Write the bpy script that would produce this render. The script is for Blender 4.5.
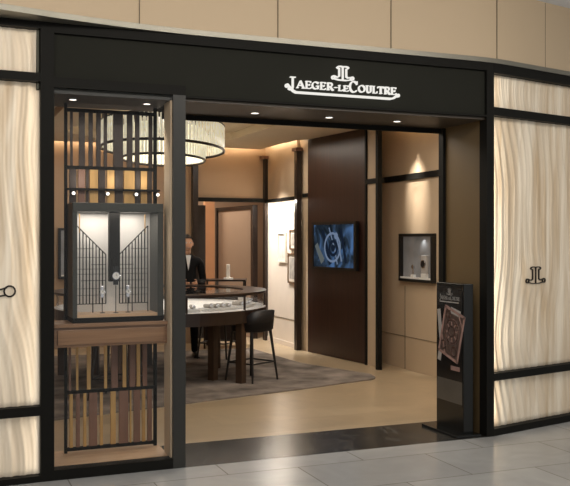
import bpy, bmesh, math, random
from math import sin, cos, pi, radians, hypot, atan2, sqrt
from mathutils import Vector, Matrix, noise as mnoise
random.seed(7)
S = bpy.context.scene
COL = S.collection
for o in list(bpy.data.objects):
    bpy.data.objects.remove(o, do_unlink=True)

# ------------------------------------------------------------------ camera, world, mall light, exposure
CAMP = (-0.636, -5.75, 1.55)
cam_d = bpy.data.cameras.new('camera')
cam = bpy.data.objects.new('camera', cam_d)
COL.objects.link(cam)
cam.location = CAMP
cam.rotation_euler = (pi / 2, 0, -radians(22.0))
cam_d.sensor_fit = 'HORIZONTAL'
cam_d.sensor_width = 36
cam_d.lens = 36 * 870 / 570
cam_d.shift_y = -3.0 / 570
cam_d.clip_start = 0.05
S.camera = cam

S.view_settings.view_transform = 'Standard'
S.view_settings.look = 'None'
S.view_settings.gamma = 1
S.view_settings.use_curve_mapping = False
S.view_settings.exposure = 0.0

W = bpy.data.worlds.new('world')
S.world = W
W.use_nodes = True
W.node_tree.nodes['Background'].inputs[0].default_value = (0.80, 0.79, 0.77, 1)
W.node_tree.nodes['Background'].inputs[1].default_value = 0.55


def area(name, loc, size, energy, color, rot=(0, 0, 0), sy=None, spread=180):
    l = bpy.data.lights.new(name, 'AREA')
    l.energy = energy
    l.color = color
    l.size = size
    l.spread = radians(spread)
    if sy:
        l.shape = 'RECTANGLE'
        l.size_y = sy
    o = bpy.data.objects.new(name, l)
    o.location = loc
    o.rotation_euler = rot
    COL.objects.link(o)
    return o


def spot(name, loc, target, energy, color, deg=40, blend=0.6, radius=0.03):
    l = bpy.data.lights.new(name, 'SPOT')
    l.energy = energy
    l.color = color
    l.spot_size = radians(deg)
    l.spot_blend = blend
    l.shadow_soft_size = radius
    o = bpy.data.objects.new(name, l)
    o.location = loc
    d = Vector(target) - Vector(loc)
    o.rotation_euler = d.to_track_quat('-Z', 'Y').to_euler()
    COL.objects.link(o)
    return o


def point(name, loc, energy, color, radius=0.05):
    l = bpy.data.lights.new(name, 'POINT')
    l.energy = energy
    l.color = color
    l.shadow_soft_size = radius
    o = bpy.data.objects.new(name, l)
    o.location = loc
    COL.objects.link(o)
    return o


WARM = (1.0, 0.90, 0.78)
WARM2 = (1.0, 0.92, 0.82)
NEUT = (1.0, 0.93, 0.84)
# mall ceiling light coves (in front of the shop), a fill added for the bulkhead and the shop's ceiling light
area('mall_ceiling_light', (1.2, -4.2, 3.46), 6.5, 95, (1.0, 0.97, 0.93), sy=2.0)
area('bulkhead_fill', (1.0, -2.3, 3.40), 6.0, 31, (1.0, 0.93, 0.84), rot=(radians(80), 0, 0), sy=0.25, spread=140)  # added strip out of view that brightens the bulkhead
area('mall_ceiling_light', (6.0, -3.0, 3.46), 3.0, 30, NEUT, sy=1.4)
area('shop_ceiling_light', (3.0, 1.7, 2.86), 2.0, 52, WARM, sy=1.3)
area('shop_ceiling_light', (1.0, 5.9, 2.86), 2.5, 15, WARM, sy=0.8)
area('shop_ceiling_light', (3.55, 5.0, 2.86), 0.5, 14, WARM, sy=1.6)
area('rear_room_light', (3.0, 8.0, 2.95), 0.8, 38, WARM, sy=1.2)


# ------------------------------------------------------------------ materials
def lin(c):
    return tuple(((x / 255) / 12.92 if x / 255 <= 0.04045 else ((x / 255 + 0.055) / 1.055) ** 2.4) for x in c) + (1,)


def new_mat(name):
    m = bpy.data.materials.new(name)
    m.use_nodes = True
    return m, m.node_tree, m.node_tree.nodes['Principled BSDF']


def mat(name, c, rough=0.5, metal=0.0, spec=0.5, var=0.08, scale=(6, 6, 6), emit=0.0, ecol=None, bump=0.0, coat=0.0):
    m, t, b = new_mat(name)
    col = lin(c)
    tc = t.nodes.new('ShaderNodeTexCoord')
    mp = t.nodes.new('ShaderNodeMapping')
    mp.inputs['Scale'].default_value = scale
    t.links.new(tc.outputs['Object'], mp.inputs[0])
    n = t.nodes.new('ShaderNodeTexNoise')
    n.inputs['Scale'].default_value = 1.0
    n.inputs['Detail'].default_value = 4
    t.links.new(mp.outputs[0], n.inputs['Vector'])
    r = t.nodes.new('ShaderNodeValToRGB')
    r.color_ramp.elements[0].position = 0.3
    r.color_ramp.elements[1].position = 0.7
    r.color_ramp.elements[0].color = tuple(x * (1 - var) for x in col[:3]) + (1,)
    r.color_ramp.elements[1].color = tuple(min(1, x * (1 + var)) for x in col[:3]) + (1,)
    t.links.new(n.outputs['Fac'], r.inputs[0])
    t.links.new(r.outputs[0], b.inputs['Base Color'])
    b.inputs['Roughness'].default_value = rough
    b.inputs['Metallic'].default_value = metal
    b.inputs['Specular IOR Level'].default_value = spec
    b.inputs['Coat Weight'].default_value = coat
    if emit:
        b.inputs['Emission Strength'].default_value = emit
        if ecol:
            b.inputs['Emission Color'].default_value = lin(ecol)
        else:
            t.links.new(r.outputs[0], b.inputs['Emission Color'])
    if bump:
        bp = t.nodes.new('ShaderNodeBump')
        bp.inputs['Strength'].default_value = bump
        bp.inputs['Distance'].default_value = 0.01
        t.links.new(n.outputs['Fac'], bp.inputs['Height'])
        t.links.new(bp.outputs[0], b.inputs['Normal'])
    return m


def tile_mat(name, c, c2, mortar, bw, bh, rough, offset=0.5, ms=0.004, rot=0.0, vein=None, loc=(0, 0, 0), spec=0.5):
    m, t, b = new_mat(name)
    tc = t.nodes.new('ShaderNodeTexCoord')
    mp = t.nodes.new('ShaderNodeMapping')
    mp.inputs['Rotation'].default_value = (0, 0, rot)
    mp.inputs['Location'].default_value = loc
    t.links.new(tc.outputs['Object'], mp.inputs[0])
    br = t.nodes.new('ShaderNodeTexBrick')
    br.offset = offset
    br.inputs['Color1'].default_value = lin(c)
    br.inputs['Color2'].default_value = lin(c2)
    br.inputs['Mortar'].default_value = lin(mortar)
    br.inputs['Scale'].default_value = 1
    br.inputs['Mortar Size'].default_value = ms
    br.inputs['Mortar Smooth'].default_value = 0.3
    br.inputs['Brick Width'].default_value = bw
    br.inputs['Row Height'].default_value = bh
    t.links.new(mp.outputs[0], br.inputs['Vector'])
    n = t.nodes.new('ShaderNodeTexNoise')
    n.inputs['Scale'].default_value = 2.2
    n.inputs['Detail'].default_value = 7
    n.inputs['Distortion'].default_value = 1.3
    t.links.new(tc.outputs['Object'], n.inputs['Vector'])
    r = t.nodes.new('ShaderNodeValToRGB')
    r.color_ramp.elements[0].position = 0.32
    r.color_ramp.elements[1].position = 0.68
    r.color_ramp.elements[0].color = (0.86, 0.86, 0.86, 1) if not vein else (0.75, 0.75, 0.75, 1)
    r.color_ramp.elements[1].color = (1, 1, 1, 1)
    if vein:
        e = r.color_ramp.elements.new(0.50)
        e.color = (1, 1, 1, 1)
        e = r.color_ramp.elements.new(0.512)
        e.color = lin(vein)[:3] + (1,)
        e.color = (4, 4, 4, 1)
        e = r.color_ramp.elements.new(0.525)
        e.color = (1, 1, 1, 1)
    t.links.new(n.outputs['Fac'], r.inputs[0])
    mx = t.nodes.new('ShaderNodeMixRGB')
    mx.blend_type = 'MULTIPLY'
    mx.inputs[0].default_value = 1
    t.links.new(br.outputs['Color'], mx.inputs[1])
    t.links.new(r.outputs[0], mx.inputs[2])
    t.links.new(mx.outputs[0], b.inputs['Base Color'])
    b.inputs['Roughness'].default_value = rough
    b.inputs['Specular IOR Level'].default_value = spec
    return m


def wood_mat(name, c, c2, rough=0.4, grain=(30, 30, 1.2), emit=0):
    m, t, b = new_mat(name)
    tc = t.nodes.new('ShaderNodeTexCoord')
    mp = t.nodes.new('ShaderNodeMapping')
    mp.inputs['Scale'].default_value = grain
    t.links.new(tc.outputs['Object'], mp.inputs[0])
    n = t.nodes.new('ShaderNodeTexNoise')
    n.inputs['Scale'].default_value = 1
    n.inputs['Detail'].default_value = 8
    n.inputs['Distortion'].default_value = 0.6
    t.links.new(mp.outputs[0], n.inputs['Vector'])
    r = t.nodes.new('ShaderNodeValToRGB')
    r.color_ramp.elements[0].position = 0.3
    r.color_ramp.elements[1].position = 0.72
    r.color_ramp.elements[0].color = lin(c)
    r.color_ramp.elements[1].color = lin(c2)
    t.links.new(n.outputs['Fac'], r.inputs[0])
    t.links.new(r.outputs[0], b.inputs['Base Color'])
    b.inputs['Roughness'].default_value = rough
    return m


def glass_mat(name, tint=(1, 1, 1), rough=0.02, f=0.06):
    m = bpy.data.materials.new(name)
    m.use_nodes = True
    t = m.node_tree
    t.nodes.clear()
    out = t.nodes.new('ShaderNodeOutputMaterial')
    tr = t.nodes.new('ShaderNodeBsdfTransparent')
    tr.inputs[0].default_value = tint + (1,)
    gl = t.nodes.new('ShaderNodeBsdfGlossy')
    gl.inputs['Roughness'].default_value = rough
    fr = t.nodes.new('ShaderNodeFresnel')
    fr.inputs[0].default_value = 1.45
    ge = t.nodes.new('ShaderNodeNewGeometry')
    sb_ = t.nodes.new('ShaderNodeMath')
    sb_.operation = 'SUBTRACT'
    sb_.inputs[0].default_value = 1.0
    t.links.new(ge.outputs['Backfacing'], sb_.inputs[1])
    mu = t.nodes.new('ShaderNodeMath')
    mu.operation = 'MULTIPLY'
    t.links.new(fr.outputs[0], mu.inputs[0])
    t.links.new(sb_.outputs[0], mu.inputs[1])
    mx = t.nodes.new('ShaderNodeMixShader')
    t.links.new(mu.outputs[0], mx.inputs[0])
    t.links.new(tr.outputs[0], mx.inputs[1])
    t.links.new(gl.outputs[0], mx.inputs[2])
    t.links.new(mx.outputs[0], out.inputs[0])
    return m


def emit_mat(name, c, s):
    m = bpy.data.materials.new(name)
    m.use_nodes = True
    t = m.node_tree
    t.nodes.clear()
    out = t.nodes.new('ShaderNodeOutputMaterial')
    e = t.nodes.new('ShaderNodeEmission')
    e.inputs[0].default_value = lin(c)
    e.inputs[1].default_value = s
    t.links.new(e.outputs[0], out.inputs[0])
    return m


def panel_mat(name, emit):
    """backlit sandy textured panel: wavy vertical bands of its own colour, even glow"""
    m, t, b = new_mat(name)
    tc = t.nodes.new('ShaderNodeTexCoord')
    mp = t.nodes.new('ShaderNodeMapping')
    mp.inputs['Scale'].default_value = (9, 1, 0.7)
    t.links.new(tc.outputs['Object'], mp.inputs[0])
    n = t.nodes.new('ShaderNodeTexNoise')
    n.inputs['Scale'].default_value = 1.0
    n.inputs['Detail'].default_value = 6
    n.inputs['Distortion'].default_value = 0.9
    t.links.new(mp.outputs[0], n.inputs['Vector'])
    r = t.nodes.new('ShaderNodeValToRGB')
    r.color_ramp.elements[0].position = 0.30
    r.color_ramp.elements[1].position = 0.66
    r.color_ramp.elements[0].color = lin((190, 166, 134))
    r.color_ramp.elements[1].color = lin((228, 214, 192))
    t.links.new(n.outputs['Fac'], r.inputs[0])
    t.links.new(r.outputs[0], b.inputs['Base Color'])
    t.links.new(r.outputs[0], b.inputs['Emission Color'])
    b.inputs['Emission Strength'].default_value = emit
    b.inputs['Roughness'].default_value = 0.55
    return m


M = {}
M['fascia'] = mat('black metal', (41, 41, 36), 0.75, spec=0.08, var=0.06, scale=(1, 1, 1))
M['frame'] = mat('dark bronze frame', (26, 25, 22), 0.6, spec=0.12, var=0.06, scale=(2, 2, 2))
M['pillar'] = mat('grey bronze pillar', (46, 45, 41), 0.5, var=0.05, scale=(1, 1, 2))
M['bulk'] = mat('beige cladding', (202, 180, 150), 0.7, var=0.02, scale=(0.5, 0.5, 0.5))
M['lip'] = mat('grey metal lip', (140, 136, 124), 0.35, metal=0.6, var=0.04)
M['joint'] = mat('cladding joint', (105, 95, 78), 0.8)
M['mallceil'] = mat('mall ceiling paint', (232, 235, 240), 0.9, var=0.02)
M['mallfloor'] = tile_mat('mall stone tiles', (180, 180, 178), (171, 171, 169), (136, 132, 126), 1.0, 0.6, 0.22, ms=0.005, loc=(0.33, 0.28, 0))
M['shopfloor'] = tile_mat('tan shop floor', (184, 164, 134), (175, 155, 126), (155, 134, 106), 1.6, 0.4, 0.28, ms=0.002)
M['marble'] = tile_mat('black marble', (50, 49, 46), (50, 49, 46), (45, 44, 42), 9.0, 9.0, 0.24, ms=0.0, vein=(120, 116, 108))
M['wallb'] = mat('beige wall covering', (194, 172, 144), 0.6, var=0.03, scale=(2, 2, 2))
M['wallk'] = mat('tan back wall', (180, 152, 122), 0.6, var=0.03, scale=(2, 2, 2))
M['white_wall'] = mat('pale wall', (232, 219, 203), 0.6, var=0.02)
M['ceil'] = mat('beige shop ceiling', (212, 192, 162), 0.8, var=0.02)
M['wood'] = wood_mat('dark red wood veneer', (40, 23, 17), (58, 34, 24), 0.35, (40, 40, 1.0))
M['walnut'] = wood_mat('walnut', (128, 94, 66), (160, 122, 88), 0.4, (1.5, 8, 40))
M['paleoak'] = wood_mat('pale oak', (196, 160, 124), (212, 180, 146), 0.4, (2, 20, 30))
M['bronze'] = mat('bronze jamb panel', (112, 92, 62), 0.45, var=0.06, scale=(0.6, 0.6, 0.6))
M['soffit'] = mat('dark soffit', (64, 55, 44), 0.45, var=0.05)
M['brass'] = mat('brass', (198, 158, 100), 0.4, metal=0.4, var=0.12, scale=(30, 30, 6))
M['slatdark'] = mat('dark bronze slat', (60, 50, 44), 0.4, metal=0.3, var=0.1, scale=(20, 20, 2))
M['slatbrown'] = mat('brown slat', (128, 94, 76), 0.45, var=0.12, scale=(20, 20, 2))
M['casewhite'] = mat('white case lining', (232, 228, 220), 0.6, var=0.02)
M['casegrey'] = mat('grey case frame', (66, 67, 62), 0.35, metal=0.3, var=0.05)
M['black'] = mat('black lacquer', (16, 16, 16), 0.35, var=0.1)
M['rod'] = mat('black gate rod', (40, 38, 36), 0.4, metal=0.5)
M['steel'] = mat('polished steel', (220, 220, 222), 0.15, metal=1.0)
M['glass'] = glass_mat('clear glass')
M['rug'] = mat('grey rug', (126, 117, 109), 0.95, spec=0.1, var=0.5, scale=(3.2, 3.2, 3.2), bump=0.4)
M['deskwood'] = wood_mat('espresso wood', (30, 20, 15), (42, 29, 22), 0.3, (3, 3, 20))
M['legwood'] = wood_mat('dark walnut legs', (58, 42, 30), (76, 56, 40), 0.4, (20, 20, 2))
M['tray'] = mat('white tray', (225, 223, 218), 0.5, var=0.03)
M['stool'] = mat('black leather', (24, 23, 25), 0.5, var=0.15, scale=(20, 20, 20))
M['stoolleg'] = mat('black stool leg', (24, 21, 19), 0.4)
M['suit'] = mat('dark suit', (22, 22, 24), 0.85, spec=0.2, var=0.1)
M['skin'] = mat('skin', (198, 150, 120), 0.5, var=0.04)
M['hair'] = mat('black hair', (20, 16, 14), 0.5, var=0.2, scale=(40, 40, 10))
M['shirt'] = mat('white shirt', (225, 225, 225), 0.7, var=0.02)
M['print'] = mat('pale print', (214, 208, 198), 0.6, var=0.16, scale=(14, 14, 9))
M['printg'] = mat('grey print', (168, 160, 150), 0.6, var=0.3, scale=(16, 16, 12))
M['picframe'] = mat('bronze picture frame', (128, 102, 76), 0.4, metal=0.3)
M['picwhite'] = mat('white picture frame', (224, 216, 202), 0.5)
M['curtain'] = mat('dark partition', (40, 32, 27), 0.7)
M['pink'] = mat('pink brown panel', (182, 154, 130), 0.6, var=0.04, scale=(1, 1, 1))
M['orange'] = mat('tan column', (206, 152, 110), 0.6, var=0.04)
M['led'] = emit_mat('warm led strip', (255, 236, 208), 20.0)
M['lens'] = emit_mat('lamp lens', (255, 246, 230), 3.0)
M['lensdim'] = emit_mat('small lamp lens', (255, 246, 230), 1.2)
M['signlight'] = emit_mat('illuminated sign face', (255, 252, 244), 0.9)
M['signedge'] = mat('sign return', (120, 120, 118), 0.5)
M['emblem'] = mat('dark emblem metal', (44, 38, 32), 0.4, metal=0.4)
M['crystal'] = mat('lit crystal rod', (240, 232, 208), 0.15, var=0.25, scale=(60, 60, 22), emit=0.42)
M['ring'] = mat('bronze chandelier ring', (36, 26, 19), 0.4, metal=0.4)
M['totem'] = mat('black gloss totem', (20, 21, 20), 0.22, var=0.05)
M['posterbg'] = mat('dark poster', (24, 24, 25), 0.2, var=0.3, scale=(3, 3, 3))
M['posterband'] = mat('grey poster band', (92, 88, 82), 0.25, var=0.1, scale=(4, 4, 4))
M['rose'] = mat('rose metal print', (172, 140, 132), 0.25, var=0.2, scale=(14, 14, 14))
M['roseplate'] = mat('dark rose print', (92, 76, 70), 0.3, var=0.35, scale=(30, 30, 30))
M['postersilver'] = mat('silver print', (180, 176, 172), 0.3, var=0.1)
M['lightbox'] = mat('grey backlit panel', (120, 118, 116), 0.5, var=0.35, scale=(2.5, 2.5, 3.5), emit=0.22)


# ------------------------------------------------------------------ mesh builder
class MB:
    def __init__(s):
        s.v = []
        s.f = []
        s.smooth = False

    def add(s, vs, fs):
        o = len(s.v)
        s.v += [tuple(v) for v in vs]
        s.f += [tuple(i + o for i in f) for f in fs]
        return s

    def box(s, x0, x1, y0, y1, z0, z1):
        return s.add([(x0, y0, z0), (x1, y0, z0), (x1, y1, z0), (x0, y1, z0), (x0, y0, z1), (x1, y0, z1), (x1, y1, z1), (x0, y1, z1)],
                     [(0, 3, 2, 1), (4, 5, 6, 7), (0, 1, 5, 4), (1, 2, 6, 5), (2, 3, 7, 6), (3, 0, 4, 7)])

    def prism(s, poly, z0, z1):
        """poly in xy, counter-clockwise, extruded along z"""
        n = len(poly)
        vs = [(p[0], p[1], z0) for p in poly] + [(p[0], p[1], z1) for p in poly]
        fs = [tuple(range(n - 1, -1, -1)), tuple(range(n, 2 * n))]
        fs += [(i, (i + 1) % n, n + (i + 1) % n, n + i) for i in range(n)]
        return s.add(vs, fs)

    def prismy(s, poly, y0, y1):
        """poly in xz, extruded along y"""
        n = len(poly)
        vs = [(p[0], y0, p[1]) for p in poly] + [(p[0], y1, p[1]) for p in poly]
        fs = [tuple(range(n)), tuple(range(2 * n - 1, n - 1, -1))]
        fs += [((i + 1) % n, i, n + i, n + (i + 1) % n) for i in range(n)]
        return s.add(vs, fs)

    def tube(s, pts, r, n=8, closed=False, r2=None):
        pts = [Vector(p) for p in pts]
        k = len(pts)
        vs, fs = [], []
        for i, p in enumerate(pts):
            a = pts[i - 1] if (i > 0 or closed) else p
            b = pts[(i + 1) % k] if (i < k - 1 or closed) else p
            d = (b - a).normalized()
            up = Vector((0, 0, 1)) if abs(d.z) < 0.95 else Vector((1, 0, 0))
            x = d.cross(up).normalized()
            y = d.cross(x).normalized()
            rr = r if r2 is None else r + (r2 - r) * i / max(1, k - 1)
            for j in range(n):
                t = 2 * pi * j / n
                vs.append(p + x * cos(t) * rr + y * sin(t) * rr)
        for i in range(k if closed else k - 1):
            for j in range(n):
                a = i * n + j
                b = i * n + (j + 1) % n
                c = ((i + 1) % k) * n + (j + 1) % n
                d = ((i + 1) % k) * n + j
                fs.append((a, b, c, d))
        if not closed:
            fs.append(tuple(range(n)))
            fs.append(tuple(range((k - 1) * n + n - 1, (k - 1) * n - 1, -1)))
        return s.add(vs, fs)

    def bar(s, p, q, w, h=None):
        """square bar between two points"""
        h = h or w
        p, q = Vector(p), Vector(q)
        d = (q - p).normalized()
        up = Vector((0, 0, 1)) if abs(d.z) < 0.95 else Vector((0, 1, 0))
        x = d.cross(up).normalized() * w / 2
        y = d.cross(x).normalized() * h / 2
        vs = [p - x - y, p + x - y, p + x + y, p - x + y, q - x - y, q + x - y, q + x + y, q - x + y]
        return s.add(vs, [(0, 3, 2, 1), (4, 5, 6, 7), (0, 1, 5, 4), (1, 2, 6, 5), (2, 3, 7, 6), (3, 0, 4, 7)])

    def lathe(s, prof, n=32, c=(0, 0), sx=1, sy=1):
        vs, fs = [], []
        k = len(prof)
        for r, z in prof:
            for j in range(n):
                t = 2 * pi * j / n
                vs.append((c[0] + r * sx * cos(t), c[1] + r * sy * sin(t), z))
        for i in range(k - 1):
            for j in range(n):
                fs.append((i * n + j, i * n + (j + 1) % n, (i + 1) * n + (j + 1) % n, (i + 1) * n + j))
        if prof[0][0] > 1e-6 and prof[0] != prof[-1]:
            fs.append(tuple(range(n - 1, -1, -1)))
            fs.append(tuple(range((k - 1) * n, k * n)))
        return s.add(vs, fs)

    def ball(s, c, r, n=12, m=8):
        rx, ry, rz = r if isinstance(r, tuple) else (r, r, r)
        vs, fs = [], []
        for i in range(m + 1):
            a = -pi / 2 + pi * i / m
            for j in range(n):
                t = 2 * pi * j / n
                vs.append((c[0] + rx * cos(a) * cos(t), c[1] + ry * cos(a) * sin(t), c[2] + rz * sin(a)))
        for i in range(m):
            for j in range(n):
                fs.append((i * n + j, i * n + (j + 1) % n, (i + 1) * n + (j + 1) % n, (i + 1) * n + j))
        return s.add(vs, fs)

    def stroke(s, pts, w, y0, y1, closed=False, w1=None):
        """flat ribbon in the xz plane along 2-D points, extruded from y0 to y1, round joints"""
        k = len(pts)
        segs = k if closed else k - 1
        for i in range(segs):
            p = pts[i]
            q = pts[(i + 1) % k]
            L = hypot(q[0] - p[0], q[1] - p[1])
            if L < 1e-7:
                continue
            nx, nz = -(q[1] - p[1]) / L * w / 2, (q[0] - p[0]) / L * w / 2
            s.prismy([(p[0] - nx, p[1] - nz), (q[0] - nx, q[1] - nz), (q[0] + nx, q[1] + nz), (p[0] + nx, p[1] + nz)], y0, y1)
            if i > 0 or closed:
                s.prismy([(p[0] + cos(2 * pi * j / 8) * w / 2, p[1] + sin(2 * pi * j / 8) * w / 2) for j in range(8)], y0, y1)
        return s

    def disc(s, c, r, y0, y1, n=20, ri=None):
        if ri is None:
            return s.prismy([(c[0] + cos(2 * pi * j / n) * r, c[1] + sin(2 * pi * j / n) * r) for j in range(n)], y0, y1)
        return s.stroke([(c[0] + cos(2 * pi * j / n) * (r + ri) / 2, c[1] + sin(2 * pi * j / n) * (r + ri) / 2) for j in range(n)], r - ri, y0, y1, closed=True)

    def build(s, name, m, parent=None, loc=None, rot=None, bevel=0, smooth=False):
        me = bpy.data.meshes.new(name)
        me.from_pydata(s.v, [], s.f)
        me.update()
        bm = bmesh.new()
        bm.from_mesh(me)
        bmesh.ops.recalc_face_normals(bm, faces=bm.faces)
        bm.to_mesh(me)
        bm.free()
        if smooth or s.smooth:
            for p in me.polygons:
                p.use_smooth = True
        o = bpy.data.objects.new(name, me)
        me.materials.append(m)
        COL.objects.link(o)
        if parent:
            o.parent = parent
        if loc:
            o.location = loc
        if rot:
            o.rotation_euler = rot
        if bevel:
            b = o.modifiers.new('bevel', 'BEVEL')
            b.width = bevel
            b.segments = 2
            b.limit_method = 'ANGLE'
        return o


def B(x0, x1, y0, y1, z0, z1):
    return MB().box(x0, x1, y0, y1, z0, z1)


def tag(o, label, cat, group=None, kind=None):
    o['label'] = label
    o['category'] = cat
    if group:
        o['group'] = group
    if kind:
        o['kind'] = kind
    return o


def thing(name, label, cat, loc=(0, 0, 0), rz=0, group=None):
    o = bpy.data.objects.new(name, None)
    o.empty_display_size = 0.1
    COL.objects.link(o)
    o.location = loc
    o.rotation_euler = (0, 0, rz)
    return tag(o, label, cat, group)


def struct(name, mb, m, label=None, **k):
    o = mb.build(name, m, **k)
    o['kind'] = 'structure'
    if label:
        o['label'] = label
    return o


def copy_tree(o, parent=None):
    c = o.copy()
    COL.objects.link(c)
    if parent:
        c.parent = parent
    for ch in list(o.children):
        copy_tree(ch, c)
    return c


# ================================================================== SETTING
A13 = radians(13.5)
RX, RY = 3.46, 0.0                                 # corner where the front bends to the right
def rp(s, t):                                      # right front: s along, t inward
    return (RX + s * cos(A13) - t * sin(A13), RY + s * sin(A13) + t * cos(A13))
AL = radians(-3.0)
def lp(s, t):                                      # left front: s to the left, t inward
    return (-s * cos(0.055) + t * sin(0.055), -s * sin(0.055) + t * cos(0.055))

# mall floor
fp = [(-7, -9), (9.5, -9), rp(6, 0.3), rp(0, 0.3), (3.46, 0.0), (0.985, 0.0), (0.0, 0.0), lp(3.2, 0.1), (-7, -0.4)]
struct('floor', MB().prism(fp, -0.05, 0.0), M['mallfloor'], 'grey polished stone tile floor of the mall in front of the shop')
struct('floor_shop', B(-2.2, 5.2, 0.67, 9.4, -0.05, 0.0), M['shopfloor'], 'tan polished floor inside the shop')
struct('trim_1', B(0.957, 3.46, 0.0, 0.67, -0.05, 0.001), M['marble'], 'black marble threshold across the shop entrance')
# mall ceiling
struct('ceiling', MB().prism([(-7, -9), (9.5, -9), rp(6, 0.2), rp(0, 0.2), (-7, 0.2)], 3.525, 3.6), M['mallceil'], 'pale grey mall ceiling')

# beige bulkhead above the shopfront, following the front in plan
front = [(-3.9, -1.15), (-1.0, -0.42), (-0.62, -0.315), (-0.30, -0.22), (0.09, -0.125), (0.30, -0.085), (0.50, -0.052), (0.75, -0.024), (1.0, -0.008), (1.3, -0.004), (3.28, -0.004)]
for i in range(1, 7):
    a = A13 * i / 7
    t = i / 7
    p0, p1, p2 = Vector((3.28, -0.004)), Vector((3.47, -0.004)), Vector(rp(0.2, -0.004))
    q = p0 * (1 - t) ** 2 + p1 * 2 * t * (1 - t) + p2 * t * t
    front.append((q.x, q.y))
front += [rp(0.2, -0.004), rp(5.5, -0.004)]

def follow(mb, pts, z0, z1, t0, t1):
    n = len(pts)
    off = []
    for i, p in enumerate(pts):
        a = Vector(pts[max(0, i - 1)])
        b = Vector(pts[min(n - 1, i + 1)])
        d = (b - a).normalized()
        nn = Vector((-d.y, d.x))
        off.append(nn)
    vs = []
    for p, nn in zip(pts, off):
        P = Vector(p)
        q0, q1 = P + nn * t0, P + nn * t1
        vs += [(q0.x, q0.y, z0), (q0.x, q0.y, z1), (q1.x, q1.y, z1), (q1.x, q1.y, z0)]
    fs = []
    for i in range(n - 1):
        for j in range(4):
            fs.append((i * 4 + j, i * 4 + (j + 1) % 4, i * 4 + 4 + (j + 1) % 4, i * 4 + 4 + j))
    fs += [(0, 1, 2, 3), (n * 4 - 1, n * 4 - 2, n * 4 - 3, n * 4 - 4)]
    return mb.add(vs, fs)

struct('wall_upper', follow(MB(), front, 2.985, 3.53, 0.0, 0.30), M['bulk'], 'beige clad bulkhead above the shopfront')
struct('trim_2', follow(MB(), front, 2.949, 2.985, -0.006, 0.30), M['lip'], 'grey metal lip along the bottom of the beige bulkhead')
jm = MB()
for u in (-0.62, 0.63, 1.63, 2.54):
    jm.box(u - 0.002, u + 0.002, (-0.012 if u > 1 else -0.045 if u > 0 else -0.32), 0.05, 2.986, 3.52)
for s in (0.04, 0.635, 1.5):
    c = rp(s, -0.005); d = rp(s + 0.004, 0.03)
    jm.bar((c[0], c[1] + 0.003, 2.985), (c[0], c[1] + 0.003, 3.52), 0.005)
struct('trim_3', jm, M['joint'], 'vertical joints in the beige bulkhead cladding')

# black header, posts and frames of the front
struct('wall_header', B(-0.02, 3.46, 0.03, 0.66, 2.52, 2.948), M['fascia'], 'black fascia above the entrance and display window')
hm = MB()
hm.box(0.0, 3.46, 0.0, 0.03, 2.885, 2.948)           # top rail
hm.box(0.0, 0.085, 0.0, 0.12, 0.0, 2.885)            # left post
hm.box(0.085, 0.957, 0.0, 0.03, 2.535, 2.60)         # rail above display glass
hm.box(0.085, 0.87, 0.0, 0.10, 0.0, 0.065)          # plinth rail
hm.box(0.957, 3.40, 0.0, 0.03, 2.52, 2.535)
struct('trim_4', hm, M['frame'], 'black metal frame of the shopfront')
struct('trim_5', MB().box(0.87, 0.957, 0.0, 0.20, 0.0, 2.535), M['pillar'], 'grey bronze pillar between display window and entrance')
struct('trim_6', MB().box(3.40, 3.468, 0.0, 0.10, 0.0, 2.885), M['frame'], 'black corner post right of the entrance')
struct('trim_7', B(0.957, 3.40, 0.03, 0.645, 2.50, 2.52), M['soffit'], 'dark soffit over the entrance')
struct('wall_jamb', B(3.405, 3.46, 0.10, 0.60, 0.0, 2.50), M['bronze'], 'bronze lining of the right entrance jamb')
jf = MB()
jf.box(3.378, 3.46, 0.60, 0.67, 0.0, 2.50)
jf.box(0.957, 3.378, 0.645, 0.67, 2.46, 2.52)
struct('trim_8', jf, M['frame'], 'black frame at the inner edge of the entrance')

# right front frame (bends away)
def rbar(mb, s0, s1, t0, t1, z0, z1):
    p = [rp(s0, t0), rp(s1, t0), rp(s1, t1), rp(s0, t1)]
    return mb.prism(p, z0, z1)
rf = MB()
for z0, z1 in ((2.872, 2.948), (2.537, 2.602), (0.435, 0.493), (0.0, 0.055)):
    rbar(rf, 0.0, 5.4, 0.0, 0.10, z0, z1)
rbar(rf, 2.2, 2.29, 0.0, 0.10, 0.0, 2.9)
struct('trim_9', rf, M['frame'], 'black metal frame around the right front panels')
struct('wall_front_right', rbar(MB(), 0.10, 5.4, 0.10, 0.30, 0.0, 3.0), M['fascia'], 'wall behind the right front panels')
lf = MB()
def lbar(mb, s0, s1, t0, t1, z0, z1):
    p = [lp(s1, t0), lp(s0, t0), lp(s0, t1), lp(s1, t1)]
    return mb.prism(p, z0, z1)
for z0, z1 in ((2.905, 2.948), (2.565, 2.62), (0.425, 0.485), (0.0, 0.04)):
    lbar(lf, 0.0, 3.5, 0.0, 0.10, z0, z1)
lbar(lf, 1.7, 1.79, 0.0, 0.10, 0.0, 2.9)
struct('trim_10', lf, M['frame'], 'black metal frame around the left front panels')
struct('wall_front_left', lbar(MB(), 0.0, 3.5, 0.10, 0.25, 0.0, 3.0), M['fascia'], 'wall behind the left front panels')


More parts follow.
